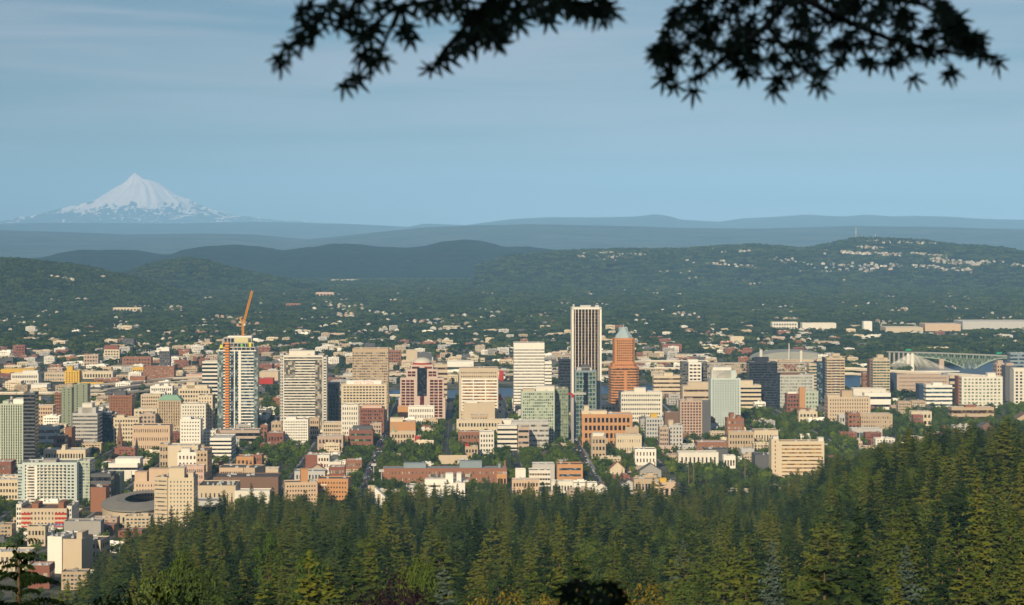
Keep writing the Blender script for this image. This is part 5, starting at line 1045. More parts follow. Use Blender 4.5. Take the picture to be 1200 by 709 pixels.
# ---- the forest on the hillside
rf = random.Random(42); forest = []
def foot_hit(x, y, pad=0):
    for fx, fy, hw, hd in FOOT:
        if abs(x-fx) < hw+pad and abs(y-fy) < hd+pad: return True
    return False
near_foot = FOOT
y = 395.0
while y < 3050:
    sp = 19.5 if y < 800 else 17.5
    x = -.232*y-20
    while x < .232*y+20:
        xx, yy = x+rf.uniform(-.45, .45)*sp, y+rf.uniform(-.45, .45)*sp; px = pxof(xx, yy)
        e = edge(px)
        if yy < e+rf.uniform(-25, 12) and not (yy > 1350 and foot_hit(xx, yy, 5)):
            forest.append((xx, yy, terr(xx, yy)))
        x += sp
    y += sp
def lab_place(px, x, y):
    best = min(LAND, key=lambda a: abs(a[0]-px)+(abs(a[1]-2200)/60 if a[1] > 0 else 0)+(0 if a[1] < 2700 else 60)); return best[2]
specials = [(520,660,470,'silver-blue cedar with a bright drooping crown at the bottom centre',BLUE,.95,'cedar_tree'),(470,672,430,'dark purple-leaved beech at the bottom edge left of centre',PURP,1.0,'beech_tree'),
    (592,682,440,'golden yellow maple at the bottom edge near the silver-blue cedar',GOLD,1.0,'maple_tree'),(755,672,430,'rounded golden maple at the bottom, right of the dark sprig',GOLD,1.05,'maple_tree'),(650,694,430,'low golden maple half behind the dark sprig',GOLD,.8,'maple_tree'),
    (372,642,650,'lime green birch with several pale stems left of centre',LIME,1.15,'birch_tree'),(486,650,620,'pair of slim lime green trees, left one',LIME,.9,'birch_tree'),(500,657,600,'slim lime green tree, right of its twin',LIME,.8,'birch_tree'),
    (210,642,640,'lime green tree below the tall cream apartment tower',LIME,1.0,'birch_tree'),(312,622,900,'narrow lime green tree in the left half of the forest',LIME,1.0,'birch_tree'),(990,577,1250,'bright green crown among dark firs right of the wide cream slab',LIME,1.0,'birch_tree'),
    (1062,635,560,'pale blue-green spruce standing out at the lower right',BLUE,.95,'spruce_tree'),(905,628,640,'pale blue-green spruce left of the lower right one',BLUE,.75,'spruce_tree'),(800,630,900,'greyish silver fir between dark firs right of centre',BLUE,.9,'fir_tree'),
    (225,662,560,'olive broadleaf crown at the lower left',BR[0],1.2,'broadleaf_tree'),(180,668,560,'wide olive broadleaf crown at the lower left corner',BR[1],1.2,'broadleaf_tree'),(1010,560,1500,'bronze-green broad crown below the long tan brick apartments',BR[1],1.3,'broadleaf_tree'),(1062,570,1450,'rounded bronze crown right of its neighbour on the right slope',BR[1],1.3,'broadleaf_tree')]
spx = []
for px, pt, D, lab, me, sc, nm in specials:
    hh = max(v.co.z for v in me[0].vertices)*sc; X = (px-600)/F*D; zt = H-(pt-HY)/F*D
    z0 = terr(X, D); 
    if zt-hh > z0+2: z0 = zt-hh-0  # taller tree
    sc2 = max(.55, (zt-terr(X, D))/hh*sc); tree(nm, me, (X, D, terr(X, D)), (min(sc2*1.0, sc*1.5), min(sc2, sc*1.5), sc2), rf.uniform(0, 6.28), label=lab, cat='tree'); spx.append((X, D, 6*sc, pt))
fp = []
for (x, y, z) in forest:
    if any(abs(x-a) < b_*1.0 and -b_*4.5 < y-c_ < b_*.8 for a, c_, b_, _ in spx): continue
    px = pxof(x, y); h = rf.choice((rf.uniform(18, 30), rf.uniform(30, 44), rf.uniform(34, 47))) if y < 1400 else rf.uniform(18, 37)
    if rf.random() < .08: continue
    if y > edge(px)-90: h *= .8
    if rf.random() < .06: h *= 1.18
    bro = rf.random() < (.17 if y > 600 else .08)
    if 130 < px < 300 and y < 800 and rf.random() < .35: bro = True
    if 950 < px < 1100 and 1200 < y < 2000 and rf.random() < .3: bro = True
    fp.append((x, y, z-.5, h, bro))
fp.sort(key=lambda p: p[1]-3*p[3])
vis = lambda p: (HY+(H-p[2]-p[3])/p[1]*F) < 702 and -15 < pxof(p[0], p[1]) < 1215
def tlabel(p, kind, i):
    px = pxof(p[0], p[1]); py = HY+(H-p[2]-p[3])/p[1]*F
    size = 'tall' if p[3] > 35 else 'mid-sized' if p[3] > 28 else 'short'
    wd = ['full-crowned','slender','wide, open-branched','very narrow','flat-topped','drooping'][i % 6] if kind != 'b' else ['rounded','wide','upright'][i % 3]
    row = 'at the very bottom edge' if py > 675 else 'a little above the bottom edge' if py > 650 else 'in the upper row of near trees' if py > 625 else 'standing clear above the near trees'
    zone = min(((0,'far left'),(150,'left'),(330,'left of the purple beech'),(430,'over the purple beech'),(520,'near the silver-blue cedar'),(600,'over the golden maple'),(690,'near the dark sprig'),(780,'right of the dark sprig'),(880,'right of centre'),(980,'lower right'),(1070,'beside the pale spruce'),(1170,'far right')), key=lambda a: abs(a[0]-px))[1]
    return f"{size} {wd} {'broadleaf' if kind == 'b' else 'fir'}, {row}, {zone}"
near_c = 0; near_b = 0; rest = []; crown_objs = {}
for p in fp:
    i = rf.randrange(6)
    if vis(p) and not p[4] and near_c < 285:
        o = tree('fir_tree', CON[i], (p[0], p[1], p[2]), (p[3]/34*rf.uniform(1.25, 1.8),)*2+(p[3]/34,), rf.uniform(0, 6.28), label=tlabel(p, 'c', i), cat='tree', group='conifers of the foreground forest'); near_c += 1; crown_objs.setdefault(i, o.children[0])
    elif vis(p) and p[4] and near_b < 60:
        o = tree('broadleaf_tree', BR[i % 3], (p[0], p[1], p[2]), p[3]/22, rf.uniform(0, 6.28), label=tlabel(p, 'b', i % 3), cat='tree', group='broadleaf trees of the foreground forest'); near_b += 1; crown_objs.setdefault(6+i % 3, o.children[0])
    elif p[1] > 380:
        k = 6+i % 3 if p[4] else i; sc = p[3]/22 if p[4] else p[3]/34
        rest.append((p[0], p[1], p[2], rf.uniform(0, 6.28), sc*rf.uniform(1.25, 1.8)*(1 if k < 6 else .85), sc, k))
keys = sorted(crown_objs); rest = [r_[:6]+(keys.index(r_[6]),) for r_ in rest if r_[6] in keys]
scatter('forest', [crown_objs[k] for k in keys], rest, label='dark conifer forest covering the hillside')
print('forest', len(rest), near_c, near_b, keys)
# unseen firs (added behind the viewer to shade the branches at the lens) and the dark tree at lower left
for x, y_, h in ((-82,-44,68),(-70,-50,70),(-60,-42,68),(-50,-48,68),(-39,-52,64),(-28,-42,56),(-18,-50,60),(-9,-40,55),(2,-50,60),(12,-42,56),(24,-50,58),(38,-44,54)):
    tree('fir_tree', CON[0], (x, y_, terr(x, y_)-1), (h/34*1.4, h/34*1.4, h/34), x, label='tall unseen fir added behind the camera for its shade', cat='tree', group='added firs shading the viewpoint')
D = 100; zt = H-(628-HY)/F*D; z0 = terr(-12.6, D); o = tree('fir_tree', conifer_meshes(31, h=22, r=5.4, whorls=64, nb=13, spray=60, droop=.3, gap=.36, taper=.5, fine=.15), ((22-600)/F*D, D, zt-22), 1, 0, label='black silhouetted conifer top in the lower left corner', cat='tree')
SH = broadleaf_meshes(21, h=4, r=2.2, n_l=14, per=260, leaf=.085, mat=fm_br, trunk_h=.1)
for px, pt, D, w_, lab in ((95,692,30,1.0,'dark shaded bush at the bottom left'),(165,700,28,1.0,'second dark bush along the bottom left edge'),(235,698,26,.9,'dark bush right of the bottom left pair'),(300,706,27,.8,'last dark bush of the bottom edge row'),(1195,700,34,.9,'dark bush at the bottom right corner')):
    X = (px-600)/F*D; zt = H-(pt-HY)/F*D; tree('bush', SH, (X, D, zt-4.0), (w_*.55, w_*.55, 1), px, label=lab, cat='bush')
# ---- maple branches at the lens
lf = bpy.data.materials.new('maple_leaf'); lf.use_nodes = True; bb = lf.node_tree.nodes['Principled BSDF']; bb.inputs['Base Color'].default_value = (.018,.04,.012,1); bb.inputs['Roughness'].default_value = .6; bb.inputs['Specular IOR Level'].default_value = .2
def leaf_mesh(seed, L_=.050):
    rr = random.Random(seed); v = [(0,0,0)]; lobes = [(-125,.42),(-82,.72),(-40,.93),(0,1.0),(40,.93),(82,.72),(125,.42)]; out_ = []
    for i, (a, l_) in enumerate(lobes):
        a = math.radians(a+rr.uniform(-5, 5)); l_ *= L_*rr.uniform(.9, 1.08)
        if i == 0: out_.append((math.radians(-160), .1*L_))
        out_ += [(a-.19, l_*.5), (a-.09, l_*.75), (a, l_), (a+.09, l_*.75), (a+.19, l_*.5)]
        out_.append((a+math.radians(20), .24*L_) if i < 6 else (math.radians(160), .1*L_))
    for a, r_ in out_: v.append((r_*math.sin(a), r_*math.cos(a), -r_*r_/L_*.35+rr.uniform(-.001,.001)))
    me = bpy.data.meshes.new('leaf'); n = len(out_)
    me.from_pydata(v, [], [(0, i+1, i+2) for i in range(n-1)]); me.materials.append(lf); return me
LM = [leaf_mesh(s_) for s_ in range(4)]
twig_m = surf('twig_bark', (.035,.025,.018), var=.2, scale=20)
def branch(label, D0, stems, leaves, name='maple_branch'):
    """stems: polylines in picture pixels at about D0 m; leaves: (px, py, size)"""
    b0 = at(*stems[0][0][:2], D0); o = empty(name, b0, 0, label=label, cat='branch'); rr = random.Random(int(b0.x*1000)); q = MB()
    for st in stems:
        pts = [at(p[0], p[1], D0+.12*math.sin(p[0]*.05))-b0 for p in st]; n = len(pts); q.tube(pts, [.006*(1-.75*i/(n-1))*(st[0][2] if len(st[0]) > 2 else .5) for i in range(n)], 5)
    q.build('stem', twig_m, o, smooth=True)
    rest = MB(); k = 0
    for px, py, s_ in sorted(leaves, key=lambda a: -a[1]):
        D = D0+rr.uniform(-.35, .35); p = at(px, py, D)-b0; me = rr.choice(LM)
        rot = Matrix.Rotation(rr.uniform(-.9, .9)+(-.35 if px < 660 else .1), 4, 'Y') @ Matrix.Rotation(R(-90)+rr.uniform(-.75, .75), 4, 'X') @ Matrix.Rotation(rr.uniform(-.5, .5), 4, 'Z')
        M_ = Matrix.Translation(p) @ rot @ Matrix.Scale(s_*.88, 4)
        if k < 99: lo2 = put('leaf', me, o); lo2.matrix_local = M_; k += 1
        else: rest.add([M_ @ v.co for v in me.vertices], [tuple(pl.vertices) for pl in me.polygons])
    if rest.v: rest.build('leaf', lf, o, kind='stuff')
    return o
def fill(poly_top, n, size=(.75, 1.15), seed=1, ybias=.0):
    """random points above the lower outline y(x)"""
    rr = random.Random(seed); out_ = []
    x0, x1 = poly_top[0][0], poly_top[-1][0]
    while len(out_) < n:
        x = rr.uniform(x0, x1); yb = lerp(x, poly_top); y = rr.uniform(-30, 1)*1.0 if rr.random() < .12 else rr.uniform(-20, yb)
        if y > yb: continue
        out_.append((x, y, rr.uniform(*size)))
    return out_
lv = [(326,66,.85),(338,52,.9),(330,73,.7),(352,42,.85),(361,28,1.0),(349,14,.9),(372,18,1.0),(384,8,1.1),(398,4,1),(396,28,.9),(366,34,.9),(410,14,1.1),(421,26,1.1),(432,38,1.0),(425,45,.9),(440,28,1.0),(418,88,.8),(402,98,.8),(424,62,1),(438,58,1.1),(450,66,.95),(434,70,.9),(415,92,.9),(478,30,1.0),(482,42,.9),(468,36,.8),(470,8,1.1),(455,2,1.1),(490,4,1.1),(500,14,1),(514,6,1),(530,8,1),(545,16,1),(512,72,.9),(505,80,.8),(520,64,.95),(534,56,.95),(545,50,1),(556,42,1.1),(548,38,1),(563,30,1),(575,40,1.1),(584,50,1.05),(572,26,1.1),(560,14,1.1),(590,34,1.1),(600,22,1.1),(586,14,1.1),(604,8,1.1),(620,4,1),(634,14,1),(642,22,.9),(650,8,1),(664,2,1),(676,6,1),(690,4,1),(700,12,.95),(712,10,.9),(720,15,.8),(706,2,1),(686,10,.9),(630,-4,1.1),(577,4,1.2),(545,0,1.1),(600,-6,1.2),(660,-8,1),(520,-6,1.1),(420,-2,1),(440,8,1),(360,6,.9)]
rq = random.Random(9)
lv += [(a+rq.uniform(-9, 9), b_+rq.uniform(-9, 5), c_*rq.uniform(.75, 1)) for a, b_, c_ in lv if a > 540 and rq.random() < .7]
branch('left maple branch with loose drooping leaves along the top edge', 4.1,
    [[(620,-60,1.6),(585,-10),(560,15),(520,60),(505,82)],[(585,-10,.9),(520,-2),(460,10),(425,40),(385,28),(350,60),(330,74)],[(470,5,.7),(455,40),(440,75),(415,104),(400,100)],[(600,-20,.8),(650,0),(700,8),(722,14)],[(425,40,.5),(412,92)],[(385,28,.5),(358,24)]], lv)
low = [(770,70),(778,92),(786,100),(800,84),(815,106),(830,92),(848,84),(870,98),(900,104),(930,100),(950,92),(968,104),(980,88),(995,76),(1010,84),(1050,88),(1066,78),(1075,86),(1098,70),(1118,60),(1135,68),(1150,62),(1175,78)]
ru = random.Random(5); lv2 = []
while len(lv2) < 420:
    x = ru.uniform(768, 1150); yb = lerp(x, low)-8; yt_ = lerp(x, [(768,70),(800,-10),(1095,-10),(1130,40),(1150,50)])-10; y = ru.uniform(min(yt_, yb-4), yb)
    if 1068 < x < 1090 and 8 < y < 26: continue
    if 995 < x < 1040 and 38 < y < 70 and ru.random() < .7: continue
    lv2.append((x, y, ru.uniform(.5, .85)))
lv2 += [(1150,62,.9),(1163,66,.85),(1170,72,.8),(1118,82,.85),(1110,86,.7),(1128,30,1),(1138,40,1),(1146,48,.9),(1120,20,1),(1108,8,1),(964,100,.9),(955,98,.7),(778,92,.9),(790,100,.8),(813,105,.9),(770,72,.8),(905,104,.8),(1070,90,.8)]
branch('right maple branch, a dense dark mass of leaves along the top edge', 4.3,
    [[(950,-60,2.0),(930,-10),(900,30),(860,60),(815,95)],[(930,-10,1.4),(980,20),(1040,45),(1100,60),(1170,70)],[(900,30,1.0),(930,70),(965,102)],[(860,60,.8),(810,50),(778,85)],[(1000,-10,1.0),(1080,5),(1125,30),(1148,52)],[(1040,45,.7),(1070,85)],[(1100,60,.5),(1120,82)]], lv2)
sp = [(a_, b__, s__*1.75) for a_, b__, s__ in [(664,688,.95),(667,698,.8),(680,684,.8),(692,686,.85),(697,697,.8),(712,684,.8),(724,690,.85),(730,700,.8),(712,702,.85),(686,704,.6),(720,706,.8),(704,708,.8)]]
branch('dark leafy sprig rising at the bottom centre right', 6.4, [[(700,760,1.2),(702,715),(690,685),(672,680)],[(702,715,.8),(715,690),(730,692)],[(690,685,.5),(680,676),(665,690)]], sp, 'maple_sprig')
# ================================================================ CITY TREES AND SMALLER BUILDINGS
foot = np.array(FOOT)
def hits(x, y, pad=0): return bool(np.any((np.abs(foot[:, 0]-x) < foot[:, 2]+pad) & (np.abs(foot[:, 1]-y) < foot[:, 3]+pad)))
def river(x, y): px = pxof(x, y); return lerp(px, RIVER_NEAR)-25 < y < lerp(px, RIVER_FAR)+25
def inv_uv(x, y): return x*SU.x+y*SU.y, x*SV.x+y*SV.y
def blocked_lines(x, y):   # keeps the clear view of streets and faces: a strip in front of every hand-placed building
    return bool(np.any((np.abs(foot[:, 0]-x) < foot[:, 2]) & (y < foot[:, 1]-foot[:, 3]) & (y > foot[:, 1]-foot[:, 3]-45)))
PARK = [(400,600,508,552,.92),(600,740,522,566,.8),(480,540,474,508,.7),(860,1004,492,532,.9),(1000,1125,486,518,.9),(825,905,476,494,.8),(800,860,505,522,.7),(880,1000,528,570,.9),(286,345,528,552,.85),(322,362,534,566,.7),(92,124,560,622,.6),(120,160,560,600,.5),(780,905,548,590,.95),
    (1120,1215,478,512,.9),(240,262,540,590,.5),(700,745,536,570,.8),(0,30,585,660,.6),(40,130,640,700,.5),(410,470,545,600,.8),(540,620,565,600,.8),(800,860,480,505,.5),(700,760,480,500,.5)]
def park(px, py):
    d = 0
    for a, b, c, e, f in PARK:
        if a <= px <= b and c <= py <= e: d = max(d, f)
    return d
CT = [broadleaf_meshes(51, h=13, r=5.6, n_l=16, per=34, leaf=1.05, mat=fm_city, trunk_h=.18), broadleaf_meshes(52, h=13, r=5, n_l=14, per=34, leaf=1.0, mat=fm_city, trunk_h=.15), broadleaf_meshes(53, h=17, r=5.8, n_l=18, per=36, leaf=1.1, mat=fm_city, trunk_h=.15), broadleaf_meshes(54, h=15, r=3.2, n_l=14, per=30, leaf=.95, mat=fm_city, trunk_h=.12)]
CL = broadleaf_meshes(55, h=14, r=5, n_l=16, per=34, leaf=1.05, mat=fm_citylime, trunk_h=.15)
CC = conifer_meshes(56, h=20, r=5.5, whorls=20, nb=8, spray=6, mat=fm_blue); CD = conifer_meshes(57, h=22, r=3.8, whorls=24, nb=8, spray=6)
CP = broadleaf_meshes(58, h=14, r=5.2, n_l=16, per=34, leaf=1.05, mat=fm_purple, trunk_h=.15)
rt = random.Random(77); ctrees = []
y = 1500.0
while y < 3690:
    x = -.235*y
    while x < .235*y:
        xx, yy = x+rt.uniform(-4, 4), y+rt.uniform(-4.5, 4.5); px = pxof(xx, yy); py = HY+H*F/yy; x += 9.5
        if yy < edge(px)+4: continue
        u, v = inv_uv(xx, yy); k = (u-U0)/BLK; du = abs(k-round(k))*BLK; kv = (v-1720)/BLK; dv = abs(kv-round(kv))*BLK
        if du < 6.5 or dv < 6: continue
        pr = park(px, py)*.72
        if du < 13: pr = max(pr, .85)
        elif dv < 13: pr = max(pr, .65)
        else: pr = max(pr, .34)
        if yy > 3300: pr *= .6
        if rt.random() > pr or hits(xx, yy, 3): continue
        h = rt.uniform(8, 15)*(1.12 if park(px, py) > .75 else .9)
        if yy < 2050: h *= .9
        if bool(np.any((np.abs(foot[:, 0]-xx) < foot[:, 2]) & (yy < foot[:, 1]) & (yy > foot[:, 1]-foot[:, 3]-60))): h = min(h, rt.uniform(5, 9))
        ctrees.append((xx, yy, 0 if yy > edge(px)+60 else terr(xx, yy), h))
    y += 9.5
print('city trees', len(ctrees))
ctrees.sort(key=lambda p: -p[3]/p[1]-(.0008 if park(pxof(p[0], p[1]), HY+H*F/p[1]) > 0 else 0))
def near_land(px, D, maxd=1e9):
    return min(LAND, key=lambda a: math.hypot((a[0]-px), (262*F/max(a[1], 500)-262*F/D)*1.3))
def rel(px, D, a):
    dx = px-a[0]; dy = (262*F/D)-(262*F/a[1])
    if abs(dx) > abs(dy)*1.6: return 'right of' if dx > 0 else 'left of'
    return 'in front of' if dy > 0 else 'behind'
def short_of(a): 
    s_ = a[2]; w = s_.split()[:6]
    while w[-1] in ('with','of','the','a','and','on','at','in','by','under','behind','right','left','its','beside','above','below','before','to'): w.pop()
    return ' '.join(w)
crowns = {}; rest = []; n_o = 0
kinds = [('street_tree', CT[0], 'spreading green tree'), ('street_tree', CT[1], 'rounded dark green tree'), ('street_tree', CT[2], 'large full green tree'), ('street_tree', CT[3], 'upright narrow tree'), ('street_tree', CL, 'lime green tree'), ('cedar_tree', CC, 'grey-blue cedar'), ('street_conifer', CD, 'pointed dark conifer'), ('street_tree', CP, 'dark purple tree')]
hk = [13, 13, 17, 15, 14, 20, 22, 14]
for p in ctrees:
    px, D = pxof(p[0], p[1]), p[1]; w_ = [30, 28, 22, 14, 9, 5, 9, 2]
    if 860 < px < 1000 and 505 < HY+H*F/D < 540: w_[4] = 30
    k = rt.choices(range(8), w_)[0]; sc = p[3]/hk[k]*(1.25 if k in (5, 6) else 1)
    if n_o < 330 and D < 3400:
        a = near_land(px, D); r_ = rel(px, D, a)
        o = tree(kinds[k][0], kinds[k][1], p[:3], sc, rt.uniform(0, 6.28), label=(('small ' if p[3] < 9 else 'tall ' if p[3] > 13.5 else '')+kinds[k][2]+' '+r_+' the '+short_of(a)), cat='tree', group='trees between the city blocks'); n_o += 1; crowns.setdefault(k, o.children[0])
    else: rest.append((p[0], p[1], p[2], rt.uniform(0, 6.28), sc, sc, k))
ck = sorted(crowns); scatter('city_trees', [crowns[k] for k in ck], [r_[:6]+(ck.index(r_[6]),) for r_ in rest if r_[6] in ck], label='small leafy trees lining the streets')
# ---- smaller buildings
def lowmesh(seed, w, d, h, wc, rc, rows, cols, gl='dark'):
    q = MB(); q.box(-w/2, w/2, 0, d, -1, h, 0, mt=1); t = .4; rr = random.Random(seed)
    for a in ((-w/2, w/2, 0, t), (-w/2, w/2, d-t, d), (-w/2, -w/2+t, t, d-t), (w/2-t, w/2, t, d-t)): q.box(*a, h+.002, h+.8, 0)
    fh = (h-.6)/rows; cw = (w-2)/cols
    for j in range(rows):
        for i in range(cols):
            if rr.random() < .1: continue
            x = -w/2+1+(i+.5)*cw; z = j*fh+fh*.3; ww = cw*rr.choice((.25, .3, .36)); q.box(x-ww, x+ww, -.09, .06, z, z+fh*.45, 2)
        for sx in (-w/2, w/2):
            for i in range(max(2, int(d/5))): y_ = 1.5+i*5; q.box(sx-.08, sx+.08, y_, y_+1.6, j*fh+fh*.3, j*fh+fh*.75, 2)
    for k in range(rr.randint(2, 6)):
        a, b = rr.uniform(-w*.4, w*.3), rr.uniform(d*.15, d*.7); s_ = rr.uniform(1.2, 3.2); q.box(a, a+s_, b, b+s_*1.2, h+.005, h+rr.uniform(1.0, 2.6), rr.choice((0, 1)))
    if rr.random() < .5: q.box(w*.1, w*.38, d*.3, d*.7, h+.006, h+2.8, 0, mt=1)
    return q.mesh('low_building', surf(wc+'_low', C[wc], var=.14, scale=.15, obj_var=.16), surf(rc+'_low_roof', C[rc], var=.22, scale=.12, obj_var=.25), G[gl])
PAL = [('white','roofwhite',.18,'white'),('cream','roofwhite',.18,'cream'),('tan','roofgrey',.13,'tan'),('brick','roofgrey',.08,'red brick'),('palegrey','roofgrey',.15,'pale grey'),('sand','roofgrey',.08,'sand-coloured'),('rust','roofwhite',.07,'rust brick'),('dgrey','roofdark',.05,'dark'),('pinktan','roofwhite',.06,'pinkish'),('grey','roofwhite',.04,'grey')]
VAR = []
for i, (wc, rc, wt, nm) in enumerate(PAL):
    for j, (w, d, h, r_, c_) in enumerate(((22, 24, 7, 2, 7), (34, 22, 5.5, 1, 9), (20, 20, 12, 4, 6))):
        VAR.append((lowmesh(i*10+j, w, d, h, wc, rc, r_, c_, rt.choice(('dark','brown','dark','blue'))), wt, nm, ('low', 'long low', 'taller')[j], w, d, h))
wts = [v[1]*(1, .8, .9)[i % 3] for i, v in enumerate(VAR)]
cand = []
for i in range(-9, 7):
    for j in range(0, 25):
        for a in range(2):
            for b in range(3):
                u = U0+i*BLK+10+a*30+15+rt.uniform(-1.5, 1.5); v = 1720+j*BLK+9+b*21; x, y_ = uv(u, v); px = pxof(x, y_); py = HY+H*F/y_
                if not (-20 < px < 1220) or y_ < edge(px)+25 or y_ > lerp(px, RIVER_NEAR)-50: continue
                if rt.random() < max(.46, park(px, py)*.97) or hits(x, y_+9, 14): continue
                cand.append((x, y_))
print('west fillers', len(cand))
low_src = {}; west_rest = []
def lowlabel(v, px, D, zone):
    a = near_land(px, D); return f"{v[3]} {v[2]} {zone} {rel(px, D, a)} the {short_of(a)}"
cand.sort(key=lambda p: p[1]); n_w = 0
for x, y_ in cand:
    k = rt.choices(range(len(VAR)), wts)[0]; v = VAR[k]; D = y_
    tall = v[6] > 10
    if tall and y_ < 2700 and rt.random() < .7: k -= 2; v = VAR[k]
    sx = 24/v[4]*rt.uniform(.85, 1.12) if v[4] > 30 else rt.uniform(.9, 1.2); sz = rt.uniform(.75, 1.15)*(1.25 if y_ > 3000 else 1)
    if n_w < 300:
        o = put('low_building', v[0], None, (x, y_, 0), YAW+rt.uniform(-.02, .02), label=lowlabel(v, pxof(x, y_), D, 'building'), cat='building', group='low buildings filling the downtown blocks'); o.scale = (sx, .8, sz); low_src.setdefault(k, o); n_w += 1
    else: west_rest.append((x, y_, 0, YAW, sx*.9, sz, k))
# east bank
ecand = []; y_ = 3790.0
while y_ < 6700:
    x = -.235*y_
    while x < .235*y_:
        xx, yy = x+rt.uniform(-8, 8), y_+rt.uniform(-9, 9); x += 44; px = pxof(xx, yy); py = HY+H*F/yy
        dens = lerp(yy, [(3700,.35),(4000,.4),(4300,.46),(4900,.44),(5200,.28),(5600,.13),(6000,.08),(6700,.04)])
        if px > 740: dens *= lerp(px, [(740,1),(880,1.15),(960,1),(1000,.35),(1040,.12),(1215,.10)]) if yy < 5900 else 1
        if 230 < px < 420: dens *= .85
        if river(xx, yy) or river(xx, yy-40) or rt.random() > dens or hits(xx, yy+12, 20): continue
        ecand.append((xx, yy))
    y_ += 47
print('east fillers', len(ecand))
eb = {}; e_rest = []; n_e = 0; occ = []
def infront(xx, yy): 
    return not bool(np.any((np.abs(foot[:, 0]/foot[:, 1]*F-xx/yy*F) < foot[:, 2]/foot[:, 1]*F) & (foot[:, 1] < yy) & (foot[:, 1] < 3750)))
for x, y_ in ecand:
    k = rt.choices(range(len(VAR)), wts)[0]; v = VAR[k]; sx = rt.uniform(.85, 1.45); sz = rt.uniform(.75, 1.25)
    if n_e < 300 and infront(x, y_):
        o = put('warehouse', v[0], None, (x, y_, 0), rt.uniform(-.12, .05), label=lowlabel(v, pxof(x, y_), y_, 'warehouse'), cat='building', group='warehouses and shops across the river'); o.scale = (sx, 1.1, sz); low_src.setdefault(k, o); n_e += 1
    else: e_rest.append((x, y_, 0, rt.uniform(-.12, .05), sx, sz, k))
    occ.append((x, y_))
lk = sorted(low_src); scatter('far_buildings', [low_src[k] for k in lk], [r_[:6]+(lk.index(r_[6]),) for r_ in west_rest+e_rest if r_[6] in lk], label='dense low buildings across the river')
# ---- valley houses
def housemesh(seed, w, d, h, wc, rc):
    q = MB(); q.box(-w/2, w/2, 0, d, -1, h, 0); e = .5; zr = h+w*.28
    q.add([(-w/2,0,h),(w/2,0,h),(0,0,zr-.2)], [(0,1,2)], 0)
    q.add([(-w/2-e,-e,h-.3),(0,-e,zr),(w/2+e,-e,h-.3),(-w/2-e,d+e,h-.3),(0,d+e,zr),(w/2+e,d+e,h-.3)], [(0,1,4,3),(1,2,5,4)], 1)
    for x in (-w*.28, w*.2):
        for z in (1, 4):
            if z+1.3 < h: q.box(x-.6, x+.6, -.08, .05, z, z+1.3, 2)
    return q.mesh('house', surf(wc+'_house', tuple(x*.7 for x in C[wc]), var=.05, obj_var=.28), surf(rc+'_house_roof', C[rc], var=.1, obj_var=.2), G['dark'])
HV = [(housemesh(i, *a), nm) for i, (a, nm) in enumerate((((11,10,7,'white','roofgrey'),'white'),((14,11,7.5,'white','roofdark'),'white'),((12,10,8,'cream','brown'),'cream'),((16,12,6.5,'offwhite','roofgrey'),'pale'),((13,11,8,'tan','roofgrey'),'tan'),((12,10,8,'peach','roofwhite'),'peach'),((11,10,7,'brick','roofgrey'),'red brick')))]
hw = [24, 18, 18, 16, 9, 8, 4]
houses = []   # x, y, z, scale, rot, variant
def clusters(n, y0, y1, f, px0=-10, px1=1210, zfun=None, sc=(.55, 1.05)):
    k = 0; tries = 0
    while k < n and tries < n*40:
        tries += 1; py0, py1 = HY+H*F/y1, HY+H*F/y0; py = rt.uniform(py0, py1); D = H*F/(py-HY) if zfun is None else rt.uniform(y0, y1); px = rt.uniform(px0, px1)
        X = (px-600)/F*D
        if noise.noise(Vector((px*.016, D*.0008, 5))) < f+rt.uniform(-.25, .25): continue
        if hits(X, D, 10): continue
        z = zfun(X, D) if zfun else 0
        m = rt.choice((1, 1, 1, 2, 3))
        for c in range(m):
            houses.append((X+c*rt.uniform(14, 26)*(1 if zfun is None else 1.3), D+rt.uniform(-10, 10), z if zfun is None else (zfun(X+c*20, D)), rt.uniform(*sc), rt.uniform(-.5, .5), rt.choices(range(7), hw)[0])); k += 1
clusters(560, 5500, 12800, -.02, sc=(.5, .95)); clusters(420, 5400, 12500, -.6, sc=(.35, .65))
nv = len(houses)
clusters(18, 8300, 9000, .0, 0, 130, hz_t, (.8, 1.2))
clusters(50, 11300, 13200, 0, 640, 990, hz_s, (.6, 1.1)); 
# terraces of houses on the right-hand hill
for px0, px1, py0, py1, n in ((985,1060,296,301,55),(1005,1035,290,293,16),(1068,1110,297.5,303,34),(1090,1150,303,314,70),(990,1060,309,320,45),(1070,1140,311,321,50),(1150,1210,306,316,24),(1015,1100,283,288,30),(900,990,300,320,26),(800,900,303,318,22),(700,760,296,301,22),(670,720,300,304,8)):
    for i in range(n):
        px = rt.uniform(px0, px1); py = py0+(py1-py0)*(px-px0)/(px1-px0)*.6+rt.uniform(0, .4)*(py1-py0) if n != 45 else rt.uniform(py0, py1)
        D = 11200.0; zf = hz_s if px > 600 else hz_c; D = 11200.0 if px > 600 else 14200.0; lim = 13300 if px > 600 else 17300
        while D < lim:     # march along the line of sight until it meets the hill
            if zf((px-600)/F*D, D) >= H-(py-HY)/F*D: break
            D += 15
        else: continue
        X = (px-600)/F*D; houses.append((X, D, zf(X, D)+1, rt.uniform(.7, 1.2), rt.uniform(-.4, .4), rt.choices(range(7), [30, 20, 22, 14, 6, 10, 3])[0]))
print('houses', len(houses), nv)
order = sorted(range(len(houses)), key=lambda i: houses[i][1]); src_h = {}; h_rest = []; n_h = 0
